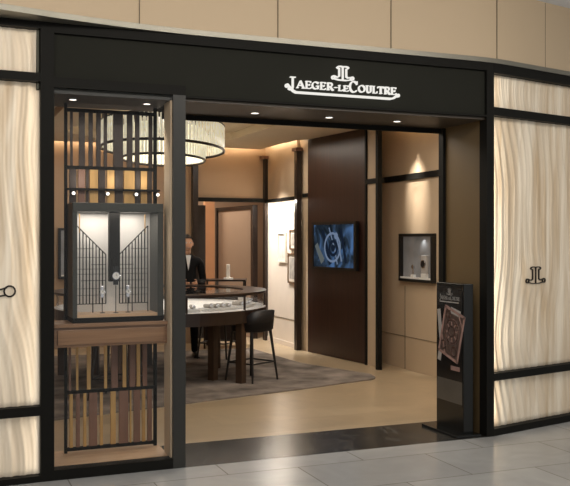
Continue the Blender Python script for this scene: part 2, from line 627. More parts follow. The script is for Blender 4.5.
# textured backlit panels
def relief(x, z, seed):
    # sand-like strands that drift sideways as they climb
    n1 = mnoise.noise((x * 0.9 + seed, z * 0.75, seed * 1.7))
    n2 = mnoise.noise((x * 2.2 - seed, z * 1.5, seed * 0.6 + 5))
    n3 = mnoise.noise((x * 5.0, z * 2.6 + seed, 9.0))
    q = x + 0.22 * n1 + 0.075 * n2 + 0.02 * n3 + 0.05 * z
    p = q / 0.088
    f = p - math.floor(p)
    saw = (f / 0.7) if f < 0.7 else (1 - f) / 0.3
    saw = saw * saw * (3 - 2 * saw)
    amp = 0.6 + 0.8 * mnoise.noise((x * 3.1, z * 1.3, seed + 2))
    p2 = (q * 1.0 + 0.012 * n2) / 0.031
    return max(0.0, 0.012 + 0.016 * amp * saw + 0.0022 * sin(2 * pi * p2) + 0.012 * n2)


def wave_panel(w, h, seed, zoff, nx=None, nz=None, flat=None):
    nx = nx or max(20, int(w / 0.0065))
    nz = nz or max(10, int(h / 0.035))
    vs, fs = [], []
    for j in range(nz + 1):
        for i in range(nx + 1):
            x, z = w * i / nx, h * j / nz
            rl = relief(x, z + zoff, seed)
            if flat:
                k = min(1.0, max(0.0, (hypot(x - flat[0], z - flat[1]) - flat[2]) / 0.10))
                rl = 0.026 + (rl - 0.026) * (0.12 + 0.88 * k)
            vs.append((x, -rl, z))
    for j in range(nz):
        for i in range(nx):
            a = j * (nx + 1) + i
            fs.append((a, a + 1, a + nx + 2, a + nx + 1))
    mb = MB()
    mb.add(vs, fs)
    o = len(vs)
    mb.add([(0, 0.03, 0), (w, 0.03, 0), (w, 0.03, h), (0, 0.03, h)], [(0, 3, 2, 1)])
    # close the rim
    rim = [i for i in range(nx + 1)]
    top = [nz * (nx + 1) + i for i in range(nx + 1)]
    lft = [j * (nx + 1) for j in range(nz + 1)]
    rgt = [j * (nx + 1) + nx for j in range(nz + 1)]
    mb.f.append(tuple(rim + [o + 1, o]))
    mb.f.append(tuple(top[::-1] + [o + 3, o + 2]))
    mb.f.append(tuple(lft[::-1] + [o, o + 3]))
    mb.f.append(tuple(rgt + [o + 2, o + 1]))
    return mb

M['panelR'] = panel_mat('sandy backlit panel right', 0.16)
M['panelL'] = panel_mat('sandy backlit panel left', 0.26)
for (z0, z1, lab) in ((2.602, 2.872, 'short cream rippled backlit panel at the top right of the shopfront'),
                      (0.493, 2.537, 'tall cream rippled backlit panel with small dark emblem right of the entrance'),
                      (0.055, 0.435, 'low cream rippled backlit panel by the floor right of the entrance')):
    p = rp(0.012, 0.085)
    o = wave_panel(2.18, z1 - z0, 1.3, z0, flat=(0.573, 0.762, 0.10) if z1 - z0 > 1 else None).build('wall_panel', M['panelR'], loc=(p[0], p[1], z0), rot=(0, 0, A13), smooth=True)
    tag(o, lab, 'wall panel', 'backlit panels of the shopfront')
for (z0, z1, lab) in ((2.62, 2.905, 'short cream rippled backlit panel at the top left corner of the shopfront'),
                      (0.485, 2.565, 'tall cream rippled backlit panel left of the display window'),
                      (0.04, 0.425, 'low cream rippled backlit panel by the floor left of the display window')):
    p = lp(1.69, 0.085)
    o = wave_panel(1.69, z1 - z0, 4.1, z0, flat=(1.30, 0.815, 0.19) if z1 - z0 > 1 else None).build('wall_panel', M['panelL'], loc=(p[0], p[1], z0), rot=(0, 0, 0.055), smooth=True)
    tag(o, lab, 'wall panel', 'backlit panels of the shopfront')


# slim light strips in the frame rebates, grazing the rippled panels
for (z0, z1, w) in ((2.602, 2.872, .5), (0.493, 2.537, 4.0), (0.055, 0.435, .7)):
    p = rp(0.016, 0.025)
    o = area('panel_edge_light', (p[0], p[1], (z0 + z1) / 2), 0.02, w, (1, .93, .82), sy=z1 - z0 - .02)
    o.matrix_world = Matrix.Translation(o.location) @ Matrix.Rotation(A13 + radians(9), 4, 'Z') @ Matrix.Rotation(radians(-90), 4, 'Y') @ Matrix.Rotation(radians(90), 4, 'Z')
for (z0, z1, w) in ((2.62, 2.905, .12), (0.485, 2.565, .9), (0.04, 0.425, .15)):  # left strips added to bring out the ripples
    p = lp(0.012, 0.025)
    o = area('panel_edge_light', (p[0], p[1], (z0 + z1) / 2), 0.02, w, (1, .93, .82), sy=z1 - z0 - .02)
    o.matrix_world = Matrix.Translation(o.location) @ Matrix.Rotation(0.055 - radians(9), 4, 'Z') @ Matrix.Rotation(radians(90), 4, 'Y') @ Matrix.Rotation(radians(90), 4, 'Z')


# double-anchor emblem, drawn as an outline of two mirrored halves
def emblem(mb, cx, cz, w, h, lw, y0, y1):
    half = [(0.0, 0.96), (0.12, 0.985), (0.22, 0.965), (0.265, 0.90), (0.23, 0.85), (0.165, 0.83), (0.165, 0.30), (0.23, 0.235), (0.33, 0.26), (0.40, 0.30)]
    low = [(0.0, 0.05), (0.18, 0.055), (0.30, 0.09), (0.39, 0.115)]
    P = lambda sg, p: (cx + sg * p[0] * w, cz + (p[1] - 0.5) * h)
    mb.stroke([P(1, (0, 0.05)), P(1, (0, 0.96))], lw, y0, y1)
    for sg in (-1, 1):
        mb.stroke([P(sg, p) for p in half], lw, y0, y1)
        mb.stroke([P(sg, p) for p in low], lw, y0, y1)
        mb.disc(P(sg, (0.435, 0.205)), 0.085 * w, y0, y1, 14, ri=0.085 * w - lw)
    return mb

# dark emblems on the panels
e = emblem(MB(), 0, 0, 0.24, 0.148, 0.0072, -0.008, 0.006).build('wall_emblem', M['emblem'], loc=(*rp(0.585, 0.055), 1.255), rot=(0, 0, A13))
tag(e, 'small dark double-anchor emblem on the tall cream panel right of the entrance', 'emblem', 'emblems on the tall panels')
e = emblem(MB(), 0, 0, 0.46, 0.26, 0.010, -0.008, 0.006).build('wall_emblem', M['emblem'], loc=(*lp(0.39, 0.055), 1.30), rot=(0, 0, 0.055))
tag(e, 'dark double-anchor emblem cut by the left edge of the photo, on the tall panel', 'emblem', 'emblems on the tall panels')

# ------------------------------------------------------------------ interior shell
struct('wall_right', B(4.62, 4.85, 0.66, 4.10, 0.0, 3.05), M['wallb'], 'beige wall on the right inside the shop')
struct('wall_front_inside', B(3.45, 4.70, 0.60, 0.66, 0.0, 3.05), M['wallb'], 'inner side of the front wall')
struct('wall_pier', MB().prism([(4.40, 4.05), (4.85, 4.05), (4.85, 5.64), (4.19, 5.64), (4.19, 5.3)], 0.0, 3.05), M['wallb'], 'beige pier behind the dark wood panel')
struct('wall_alcove', B(4.15, 4.30, 5.64, 7.0, 0.0, 2.12), M['white_wall'], 'brightly lit pale wall with pictures')
struct('wall_alcove_upper', B(4.15, 4.30, 5.64, 7.0, 2.16, 3.05), M['wallb'], 'beige wall above the lit picture wall')
struct('wall_back', B(3.02, 4.30, 6.9, 7.0, 2.18, 3.05), M['wallk'], 'tan back wall above the doorway')
struct('wall_back_left', B(-2.2, 2.98, 6.9, 7.0, 0.0, 3.05), M['wallk'], 'tan back wall on the left')
struct('wall_left', B(-2.3, -2.2, 0.2, 9.4, 0.0, 3.05), M['wallk'], 'left wall inside the shop')
struct('wall_rear', B(1.5, 5.2, 9.3, 9.4, 0.0, 3.05), M['pink'], 'wall of the rear room')
struct('wall_rear_side', B(5.1, 5.2, 7.0, 9.4, 0.0, 3.05), M['pink'], 'side wall of the rear room')
struct('wall_inside_left', MB().prism([(-2.2, 0.2), (-0.02, 0.2), (-0.02, 0.26), (-2.2, 0.26)], 0.0, 3.05), M['wallk'], 'inner side of the left front')
# thin joints of the right wall
jw = MB()
jw.box(4.613, 4.6205, 0.7, 4.0, 0.392, 0.396)
jw.box(4.613, 4.6205, 3.40, 3.404, 0.0, 1.0)
for v in (2.2, 1.2):
    jw.box(4.613, 4.6205, v, v + 0.004, 0.0, 2.28)
jw.box(4.143, 4.1505, 5.7, 6.85, 0.40, 0.404)
struct('trim_11', jw, M['joint'], 'thin joints in the beige wall lining')
# baseboard of lit wall
struct('baseboard_1', B(4.14, 4.15, 5.66, 6.85, 0.0, 0.07), M['white_wall'], 'pale skirting under the picture wall')

# posts and rails
pm = MB()
pm.box(4.27, 4.325, 3.44, 3.50, 0.0, 2.94)
pm.box(4.33, 4.36, 3.86, 3.90, 0.0, 2.96)
struct('trim_12', pm, M['frame'], 'black posts beside the dark wood panel')
pm = MB()
pm.box(4.09, 4.16, 5.50, 5.60, 0.0, 2.80)
struct('trim_13', pm, M['deskwood'], 'dark post between the wood panel and the picture wall')
pm = MB()
pm.box(4.105, 4.15, 6.80, 6.90, 0.0, 2.80)
struct('trim_14', pm, M['deskwood'], 'dark corner post left of the picture wall')
pm = MB()
pm.box(2.955, 3.035, 6.80, 6.90, 0.0, 3.0)
struct('trim_15', pm, M['deskwood'], 'dark post at the left of the rear doorway')
cm = MB()
cm.box(4.06, 4.17, 5.47, 5.62, 2.80, 2.845)
cm.box(4.05, 4.16, 6.77, 6.92, 2.80, 2.845)
struct('trim_16', cm, M['slatbrown'], 'brown caps on the dark posts')
rm = MB()
rm.box(4.595, 4.63, 0.67, 4.0, 2.265, 2.335)
rm.box(4.33, 4.40, 3.52, 3.86, 2.24, 2.30)
rm.box(4.10, 4.16, 5.6, 6.8, 2.125, 2.17)
rm.box(3.03, 4.12, 6.82, 6.90, 2.13, 2.19)
rm.box(4.17, 4.20, 5.3, 5.5, 2.15, 2.20)
struct('trim_17', rm, M['frame'], 'dark horizontal rails on the shop walls')

struct('trim_21', B(4.35, 4.362, 3.52, 3.86, 0.0, 2.94), M['wallb'], 'beige strip between the dark wood panel and the black post')
# dark wood panel
wp = MB().prism([(4.36, 3.89), (4.40, 3.89), (4.21, 5.30), (4.17, 5.30)], 0.005, 2.94)
struct('wall_wood_panel', wp, M['wood'], 'tall dark red wood panel carrying the screen')
wl = MB()
for k in range(1, 6):
    t = k / 6
    u = 4.36 + (4.17 - 4.36) * t; v = 3.89 + 1.41 * t
    wl.box(u - 0.0025, u + 0.006, v - 0.002, v + 0.002, 0.005, 2.94)

# shop ceiling with stepped recess and glowing edge
cpoly = [(-2.2, 0.66), (4.50, 0.66), (4.50, 3.40), (4.34, 3.5), (4.33, 3.9), (4.16, 5.30), (4.02, 5.5), (4.02, 6.76), (-2.2, 6.76)]
struct('ceiling_shop', MB().prism(cpoly, 2.94, 2.99), M['ceil'], 'beige shop ceiling')
struct('ceiling_cap', B(-2.3, 5.2, 0.66, 9.4, 3.05, 3.1), M['ceil'], 'ceiling above the light coves')
st = MB()
def ringpoly(mb, c, a, b, w, z0, z1):
    # chamfered rectangle frame
    def pts(a, b):
        k = min(a, b) * 0.45
        return [(c[0] - a + k, c[1] - b), (c[0] + a - k, c[1] - b), (c[0] + a, c[1] - b + k), (c[0] + a, c[1] + b - k),
                (c[0] + a - k, c[1] + b), (c[0] - a + k, c[1] + b), (c[0] - a, c[1] + b - k), (c[0] - a, c[1] - b + k)]
    o, i = pts(a, b), pts(a - w, b - w)
    n = 8
    vs = [(p[0], p[1], z0) for p in o] + [(p[0], p[1], z0) for p in i] + [(p[0], p[1], z1) for p in o] + [(p[0], p[1], z1) for p in i]
    fs = []
    for k in range(n):
        l = (k + 1) % n
        fs += [(k, l, n + l, n + k), (2 * n + k, 3 * n + k, 3 * n + l, 2 * n + l), (k, 2 * n + k, 2 * n + l, l), (n + k, n + l, 3 * n + l, 3 * n + k)]
    mb.add(vs, fs)
ringpoly(st, (1.9, 3.9), 2.05, 2.55, 0.30, 2.91, 2.94)
ringpoly(st, (1.9, 3.9), 1.70, 2.20, 0.30, 2.88, 2.94)
ringpoly(st, (1.9, 3.9), 1.35, 1.85, 0.30, 2.85, 2.94)
struct('trim_18', st, M['ceil'], 'stepped mouldings on the shop ceiling')
for (bx, lab) in (((-2.0, 4.0, 6.70, 6.74, 3.0, 3.03), 'warm light strip in the ceiling edge along the back wall'), ((3.96, 4.0, 5.55, 6.66, 3.0, 3.03), 'warm light strip in the ceiling edge above the picture wall'),
                  ((4.42, 4.46, 0.8, 3.38, 3.0, 3.03), 'warm light strip in the ceiling edge above the right wall')):
    tag(B(*bx).build('cove_light', M['led']), lab, 'light strip', 'cove light strips')

# rear doorway: angled framed partition, dark curtain wall, tan column
a, b_ = Vector((4.05, 7.12)), Vector((3.9, 8.55))
dr = thing('door_1', 'pinkish brown glazed door leaf standing open behind the back wall', 'door')
dr['kind'] = 'structure'
d = (b_ - a).normalized()
def dpt(s, z):
    p = a + d * s
    return (p.x, p.y, z)
L = (b_ - a).length
MB().bar(dpt(0.02, 0), dpt(0.02, 2.10), 0.085).build('door_frame', M['deskwood'], dr)
MB().bar(dpt(L, 0), dpt(L, 2.10), 0.075).build('door_frame', M['deskwood'], dr)
MB().bar(dpt(0, 2.07), dpt(L, 2.07), 0.06).build('door_frame', M['deskwood'], dr)
MB().bar(dpt(0.05, 1.03), dpt(L - 0.04, 1.03), 0.02, 2.05).build('door_panel', M['pink'], dr)
struct('wall_rear_pier', B(3.59, 3.76, 8.3, 8.4, 0.0, 2.3), M['orange'], 'tan column in the rear room')
struct('wall_rear_dark', B(2.95, 3.36, 7.5, 7.6, 0.0, 2.1), M['curtain'], 'dark partition behind the person')

# ================================================================== SIGN
sg = thing('shop_sign', 'illuminated white shop name with double-anchor emblem on the black fascia', 'sign', (0, 0.03, 0))
def arc(cx, cz, rx, rz, a0, a1, n=12):
    return [(cx + rx * cos(radians(a0 + (a1 - a0) * i / n)), cz + rz * sin(radians(a0 + (a1 - a0) * i / n))) for i in range(n + 1)]
# unit letters: list of (points, width)
T, t_ = 0.19, 0.10
GL = {
    'A': [([(0.08, 0.03), (0.47, 0.97)], t_), ([(0.47, 0.97), (0.86, 0.03)], T), ([(0.24, 0.36), (0.70, 0.36)], t_), ([(0.0, 0.04), (0.24, 0.04)], t_), ([(0.68, 0.04), (1.0, 0.04)], t_)],
    'E': [([(0.22, 0.02), (0.22, 0.98)], T), ([(0.04, 0.95), (0.88, 0.95), (0.90, 0.78)], t_), ([(0.22, 0.51), (0.70, 0.51), ], t_), ([(0.70, 0.62), (0.70, 0.40)], t_), ([(0.04, 0.05), (0.92, 0.05), (0.95, 0.24)], t_)],
    'G': [(arc(0.52, 0.5, 0.43, 0.45, 40, 330), 0.15), ([(0.86, 0.95), (0.86, 0.70)], t_), ([(0.86, 0.05), (0.86, 0.42)], T), ([(0.62, 0.44), (1.0, 0.44)], t_)],
    'R': [([(0.20, 0.02), (0.20, 0.98)], T), ([(0.03, 0.95), (0.20, 0.95)], t_), ([(0.03, 0.05), (0.40, 0.05)], t_), ([(0.2, 0.95), (0.55, 0.95)] + arc(0.55, 0.72, 0.24, 0.23, 90, -90, 8) + [(0.2, 0.49)], 0.13), ([(0.50, 0.49), (0.86, 0.05), (1.0, 0.05)], T)],
    '-': [([(0.1, 0.42), (0.9, 0.42)], 0.18)],
    'L': [([(0.25, 0.02), (0.25, 0.98)], T), ([(0.06, 0.95), (0.46, 0.95)], t_), ([(0.06, 0.05), (0.90, 0.05), (0.93, 0.30)], t_)],
    'C': [(arc(0.52, 0.5, 0.43, 0.45, 42, 318), 0.15), ([(0.88, 0.97), (0.88, 0.68)], t_)],
    'O': [(arc(0.5, 0.5, 0.42, 0.44, 0, 360, 20), 0.15)],
    'U': [([(0.22, 0.97), (0.22, 0.35)] + arc(0.50, 0.34, 0.28, 0.30, 180, 360, 8) + [(0.78, 0.97)], 0.15), ([(0.04, 0.95), (0.40, 0.95)], t_), ([(0.62, 0.95), (0.96, 0.95)], t_)],
    'T': [([(0.5, 0.02), (0.5, 0.95)], T), ([(0.06, 0.74), (0.08, 0.94), (0.92, 0.94), (0.94, 0.74)], t_), ([(0.32, 0.05), (0.68, 0.05)], t_)],
    'J': [([(0.62, 0.98), (0.62, 0.16)] + arc(0.36, 0.14, 0.26, 0.22, 0, -150, 8), 0.17), ([(0.34, 0.95), (0.92, 0.95)], t_)],
}
def letter(mb, ch, x, z, w, h, y0, y1):
    for pts, lw in GL[ch]:
        mb.stroke([(x + p[0] * w, z + p[1] * h) for p in pts], lw * min(w, h) * 0.80, y0, y1)
    return mb
X0, XS = 1.695, (2.625 - 1.695) / 497.0
def sx(c):   # crop column 28..525 to metres along the fascia
    return X0 + (c - 28) * XS
ZB = 2.643
word = [('J', 36, 74, .088, -.008), ('A', 75, 110, .056, 0), ('E', 112, 137, .056, 0), ('G', 139, 170, .056, 0), ('E', 174, 199, .056, 0), ('R', 203, 232, .056, 0),
        ('-', 234, 250, .056, 0), ('L', 252, 273, .044, 0), ('E', 275, 298, .044, 0), ('C', 300, 338, .088, -.006), ('O', 340, 371, .056, 0), ('U', 373, 402, .056, 0),
        ('L', 403, 425, .056, 0), ('T', 426, 455, .056, 0), ('R', 456, 484, .056, 0), ('E', 486, 511, .056, 0)]
for ch, c0, c1, h, dz in word:
    letter(MB(), ch, sx(c0), ZB + dz, (c1 - c0) * XS, h, -0.024, 0.0).build('letter' if ch != '-' else 'hyphen', M['signlight'], sg)
ul = MB()
ul.stroke([(sx(40), ZB + 0.012), (sx(50), ZB - 0.004), (sx(60), ZB - 0.022), (sx(72), ZB - 0.032), (sx(485), ZB - 0.032), (sx(500), ZB - 0.024), (sx(516), ZB - 0.002)], 0.015, -0.024, 0.0)
ul.disc((sx(36), ZB + 0.012), 0.015, -0.024, 0.0, 12)
ul.disc((sx(518), ZB - 0.004), 0.014, -0.024, 0.0, 12)
ul.build('underline', M['signlight'], sg)
emblem(MB(), 2.152, 2.772, 0.175, 0.108, 0.0075, -0.024, 0.0).build('emblem', M['signlight'], sg)

# ================================================================== DISPLAY WINDOW
w1 = B(0.085, 0.87, 0.012, 0.02, 0.065, 2.535).build('window_1', M['glass'])
w1['kind'] = 'structure'
w1['label'] = 'tall clear glass pane of the display window'
struct('trim_19', B(0.085, 0.87, 0.10, 0.50, 0.0, 0.07), M['paleoak'], 'pale wood floor of the display window')
struct('trim_20', B(0.858, 0.87, 0.03, 0.20, 0.07, 2.50), M['bulk'], 'beige side lining of the display window')
struct('ceiling_display', B(0.085, 0.87, 0.03, 0.60, 2.50, 2.52), M['pillar'], 'dark ceiling of the display window')


def downlight(loc, label, group, r=0.028, lens='lens', parent=None):
    t = thing('downlight', label, 'downlight', loc, 0, group)
    MB().lathe([(r * 1.35, 0.0), (r * 1.35, -0.006), (r, -0.006), (r, 0.0)], 20).build('trim_ring', M['steel'], t)
    MB().lathe([(r * 0.98, -0.001), (r * 0.98, -0.004)], 20).build('lens', M[lens], t)
    return t
for u, lab in ((1.587, 'recessed downlight in the entrance soffit, left of the shop name'), (2.195, 'recessed downlight in the entrance soffit under the shop name'),
               (2.792, 'recessed downlight in the entrance soffit, right of the shop name')):
    downlight((u, 0.35, 2.50), lab, 'downlights in the entrance soffit')
    spot('downlight_beam', (u, 0.35, 2.48), (u, 0.35, 0), 3.0, WARM2, 70)
for u, lab in ((0.235, 'small downlight in the left half of the display window ceiling'), (0.74, 'small downlight in the right half of the display window ceiling')):
    downlight((u, 0.22, 2.50), lab, 'downlights in the display window', 0.024)
    spot('downlight_beam', (u, 0.22, 2.48), (u, 0.10, 0), 8.0, WARM2, 70)

# slat screen
sl = thing('slat_screen', 'tall screen of dark and brass vertical slats behind the display case', 'screen', (0, 0, 0.07))
VS = 0.42
def sb(x0, x1, z0, z1, v0=VS - 0.012, v1=VS + 0.012):
    return B(x0, x1, v0, v1, z0 - 0.07, z1 - 0.07)
sb(0.205, 0.225, 0.07, 2.50).build('upright', M['frame'], sl)
sb(0.835, 0.857, 0.07, 2.50).build('upright', M['frame'], sl)
for z in (2.455, 2.055, 0.492, 0.095):
    sb(0.225, 0.835, z - 0.012, z + 0.012).build('rail', M['frame'], sl)
# upper dark slats with gaps, then brass ones, then lower ones
for x0, x1 in ((0.245, 0.262), (0.305, 0.345), (0.372, 0.40), (0.425, 0.455), (0.478, 0.50), (0.545, 0.612), (0.642, 0.68), (0.70, 0.73), (0.80, 0.825)):
    sb(x0, x1, 2.067, 2.443).build('slat', M['slatdark'], sl)
for x0, x1, k in ((0.24, 0.285, 'd'), (0.30, 0.345, 'n'), (0.352, 0.372, 'd'), (0.38, 0.435, 'b'), (0.44, 0.485, 'd'), (0.50, 0.55, 'b'), (0.556, 0.612, 'd'), (0.62, 0.695, 'b'), (0.70, 0.735, 'd'), (0.74, 0.785, 'b'), (0.79, 0.82, 'd')):
    sb(x0, x1, 1.80, 2.043).build('slat', M[{'d': 'slatdark', 'b': 'brass', 'n': 'slatbrown'}[k]], sl)
for x0, x1, k in ((0.24, 0.262, 'b'), (0.285, 0.31, 'n'), (0.335, 0.355, 'b'), (0.375, 0.43, 'n'), (0.45, 0.47, 'b'), (0.525, 0.56, 'b'), (0.585, 0.65, 'n'), (0.662, 0.672, 'b'), (0.69, 0.735, 'n'), (0.75, 0.772, 'b'), (0.79, 0.82, 'n')):
    sb(x0, x1, 0.107, 0.48).build('slat', M[{'d': 'slatdark', 'b': 'brass', 'n': 'slatbrown'}[k]], sl)
for x0, x1, k in ((0.235, 0.25, 'n'), (0.285, 0.30, 'b'), (0.36, 0.385, 'b'), (0.48, 0.50, 'b'), (0.53, 0.575, 'n'), (0.61, 0.635, 'b'), (0.66, 0.70, 'n'), (0.71, 0.735, 'b'), (0.755, 0.785, 'n')):
    sb(x0, x1, 0.504, 0.84).build('slat', M[{'d': 'slatdark', 'b': 'brass', 'n': 'slatbrown'}[k]], sl)

B(0.225, 0.87, 0.365, 0.432, 1.897 - 0.07, 1.91 - 0.07).build('lamp_rail', M['frame'], sl)
# four little lamps modelled for reflected ceiling downlights above the case
for k, u in enumerate((0.262, 0.497, 0.70, 0.855)):
    nm = ('leftmost', 'second from left', 'third from left', 'rightmost')[k]
    t = thing('glint', f'reflected downlight modelled as a tiny round spotlight above the display case, {nm} of the four', 'glint', (u, 0.385, 1.874), 0, 'reflected glints above the display case')
    MB().tube([(0, 0.023, 0), (0, -0.012, 0)], 0.016, 14).build('housing', M['black'], t)
    MB().tube([(0, -0.012, 0), (0, -0.016, 0)], 0.011, 14).build('lens', M['lens'], t)
    if k < 3:
        point('slat_fill', (u + 0.06, 0.30, 1.97), 0.35, WARM, 0.05)  # added point light to brighten the brass slats

# wooden drawer block carrying the case
dk = thing('display_plinth', 'brown walnut ledge below the glass display case', 'ledge', (0.09, 0.10, 0.84))
B(0.0, 0.78, 0.02, 0.30, 0.0, 0.13).build('body', M['walnut'], dk)
B(-0.004, 0.781, 0.0, 0.305, 0.13, 0.155).build('top', M['walnut'], dk, bevel=0.003)
B(0.03, 0.75, 0.008, 0.02, 0.015, 0.115).build('drawer_front', M['walnut'], dk, bevel=0.003)

# showcase box
cb = thing('display_case', 'grey framed showcase with white interior standing on the walnut ledge', 'showcase', (0.22, 0.13, 0.995))
cw, cd, chh = 0.615, 0.25, 0.805
f = MB()
f.box(0, cw, 0, cd, 0.745, chh)
B(0, cw, 0, cd, 0.745, chh).build('canopy', M['casegrey'], cb, bevel=0.004)
B(0, cw, 0, cd, 0.0, 0.035).build('base', M['frame'], cb, bevel=0.004)
B(0.0, 0.03, 0, cd, 0.035, 0.745).build('side_panel', M['casegrey'], cb)
B(cw - 0.04, cw, 0, cd, 0.035, 0.745).build('side_panel', M['casegrey'], cb)
B(0.03, cw - 0.04, cd - 0.012, cd, 0.035, 0.745).build('back_panel', M['casewhite'], cb)
B(0.03, cw - 0.04, 0.01, cd - 0.012, 0.035, 0.055).build('case_floor', M['paleoak'], cb)
B(0.03, cw - 0.04, 0.002, 0.006, 0.055, 0.745).build('glass_front', M['glass'], cb)
B(0.262, 0.335, 0.10, 0.15, 0.27, 0.745).build('column', M['frame'], cb)
area('case_light', (0.22 + 0.28, 0.13 + 0.11, 1.735), 0.46, 1.8, (1.0, 0.92, 0.84), sy=0.14)


def gate(loc, mirror, label):
    t = thing('display_gate', label, 'display gate', loc, 0, 'wire gates in the display case')
    n = 10
    W_ = 0.20
    top = lambda x: 0.60 - 0.20 * (x / W_)
    X = lambda x: x if not mirror else -x
    for i in range(n):
        x = W_ * i / (n - 1)
        MB().tube([(X(x), 0, 0.0 if i in (0, 5) else 0.06), (X(x), 0, top(x))], 0.0042, 6).build('rod', M['rod'], t)
    MB().tube([(X(0), 0, 0.06), (X(W_), 0, 0.06)], 0.003, 6).build('rail', M['rod'], t)
    for zz in (0.12, 0.165, 0.265, 0.30, 0.38):
        MB().tube([(X(0), 0, zz), (X(W_), 0, zz)], 0.0014, 6).build('rail', M['rod'], t)
    MB().tube([(X(0), 0, 0.44), (X(0.12), 0, 0.44)], 0.002, 6).build('rail', M['rod'], t)
    MB().tube([(X(0.10), 0, 0.33), (X(W_), 0, 0.33)], 0.002, 6).build('rail', M['rod'], t)
    MB().tube([(X(0.03), 0, 0.22), (X(W_), 0, 0.22)], 0.002, 6).build('rail', M['rod'], t)
    MB().tube([(X(0), 0, top(0)), (X(W_ * .5), 0, top(W_ * .5)), (X(W_), 0, top(W_))], 0.004, 6).build('top_rail', M['rod'], t)
    MB().tube([(X(0.02), 0, 0.55), (X(0.02), 0, 0.68)], 0.004, 6).build('finial', M['brass'], t)
    return t
gate((0.27, 0.30, 1.05), False, 'black wire gate with sloping top in the left half of the display case')
gate((0.765, 0.30, 1.05), True, 'black wire gate with sloping top in the right half of the display case')


def watch(loc, label, strap, stem=0.0, s=1.0, rz=0, cat='watch'):
    t = thing('wristwatch', label, cat, loc, rz, 'watches in the display case')
    MB().box(-0.014 * s, 0.014 * s, -0.004, 0.004, -0.05 * s, 0.05 * s).build('strap', M[strap], t, bevel=0.002)
    MB().tube([(0, -0.012, 0), (0, 0.004, 0)], 0.021 * s, 20).build('case', M['steel'], t)
    MB().tube([(0, -0.0135, 0), (0, -0.0119, 0)], 0.017 * s, 20).build('dial', M['casewhite'], t)
    MB().tube([(0.021 * s, -0.004, 0), (0.026 * s, -0.004, 0)], 0.004 * s, 8).build('crown', M['steel'], t)
    h = MB()
    h.bar((0, -0.0145, 0), (0, -0.0145, 0.012 * s), 0.002, 0.001)
    h.bar((0, -0.0145, 0), (0.009 * s, -0.0145, 0.003 * s), 0.002, 0.001)
    h.build('hands', M['black'], t)
    return t
wt = watch((0.523, 0.215, 1.305), 'steel watch on the dark central column of the display case', 'black', s=1.25)
t = watch((0.435, 0.24, 1.195), 'small watch hanging before the left wire gate', 'steel', s=0.8)
t = watch((0.612, 0.24, 1.195), 'small watch hanging before the right wire gate', 'steel', s=0.8)
for u, z, lab in ((0.435, 1.155, 'thin black stand under the small watch by the left wire gate'), (0.523, 1.24, 'thin black stand under the column watch in the display case'), (0.612, 1.155, 'thin black stand under the small watch by the right wire gate')):
    s_ = thing('watch_stand', lab, 'stand', (u, 0.24 if u != 0.523 else 0.215, 1.05), 0, 'thin watch stands')
    MB().tube([(0, 0, 0), (0, 0, z - 1.05)], 0.003, 8).build('stem', M['rod'], s_)
    MB().lathe([(0.018, 0.0), (0.018, 0.004)], 16).build('foot', M['rod'], s_)

# ================================================================== CHANDELIER
CC = (1.87, 4.24)
TH = radians(22.0)
def chand_pt(a, ra, rb):
    # a: angle; lateral (camera-right) radius ra, depth radius rb
    x, y = ra * cos(a), rb * sin(a)
    return (x * cos(TH) + y * sin(TH), -x * sin(TH) + y * cos(TH))
ch = thing('chandelier', 'large oval two-tier chandelier of glowing crystal rods hanging over the round desk', 'chandelier', (CC[0], CC[1], 2.94))
NO = 100
def rod(a, ra, rb, z0, z1, w):
    p = chand_pt(a, ra, rb)
    q = chand_pt(a + 0.01, ra, rb)
    d = Vector((q[0] - p[0], q[1] - p[1], 0)).normalized()
    n = Vector((-d.y, d.x, 0))
    mb = MB()
    P = Vector((p[0], p[1], 0))
    pts = [P - d * w / 2 - n * 0.006, P - d * w * 0.2 - n * 0.013, P + d * w * 0.2 - n * 0.013, P + d * w / 2 - n * 0.006, P + d * w / 2 + n * 0.004, P - d * w / 2 + n * 0.004]
    return mb.prism([(v.x, v.y) for v in pts], z0, z1)
RA, RB = 0.695, 1.15
for k in range(NO):
    a = 2 * pi * k / NO
    w = 0.55 * hypot(RA * sin(a), RB * cos(a)) * 2 * pi / NO
    rod(a, RA, RB, -0.325, -0.055, w).build('crystal_rod', M['crystal'], ch)
inn = MB()
for k in range(72):
    a = 2 * pi * k / 72
    m_ = rod(a, 0.47, 0.80, -0.44, -0.10, 0.75 * hypot(0.47 * sin(a), 0.80 * cos(a)) * 2 * pi / 72)
    inn.add(m_.v, m_.f)
o = inn.build('inner_crystal', M['crystal'], ch)
o['kind'] = 'stuff'
def oval_ring(ra, rb, z, r):
    return MB().tube([(*chand_pt(2 * pi * k / 72, ra, rb), z) for k in range(72)], r, 8, closed=True)
oval_ring(RA + .004, RB + .004, -0.335, 0.016).build('outer_ring', M['ring'], ch, smooth=True)
oval_ring(RA + .004, RB + .004, -0.05, 0.012).build('outer_ring', M['ring'], ch, smooth=True)
oval_ring(0.474, 0.804, -0.45, 0.015).build('inner_ring', M['ring'], ch, smooth=True)
pl = MB()
pl.prism([chand_pt(2 * pi * k / 48, 0.40, 0.72) for k in range(47, -1, -1)][::-1], -0.045, 0.0)
pl.build('ceiling_plate', M['ring'], ch)
for a in (0.6, 2.2, 3.7, 5.3):
    p = chand_pt(a, 0.47, 0.80)
    MB().tube([(p[0], p[1], -0.1), (p[0], p[1], -0.03)], 0.008, 8).build('hanger', M['ring'], ch)
    p = chand_pt(a, RA, RB)
    MB().tube([(p[0], p[1], -0.05), (p[0], p[1], 0.0)], 0.008, 8).build('hanger', M['ring'], ch)
point('chandelier_lamp', (CC[0] + 0.2, CC[1] + 0.4, 2.62), 12, WARM, 0.25)
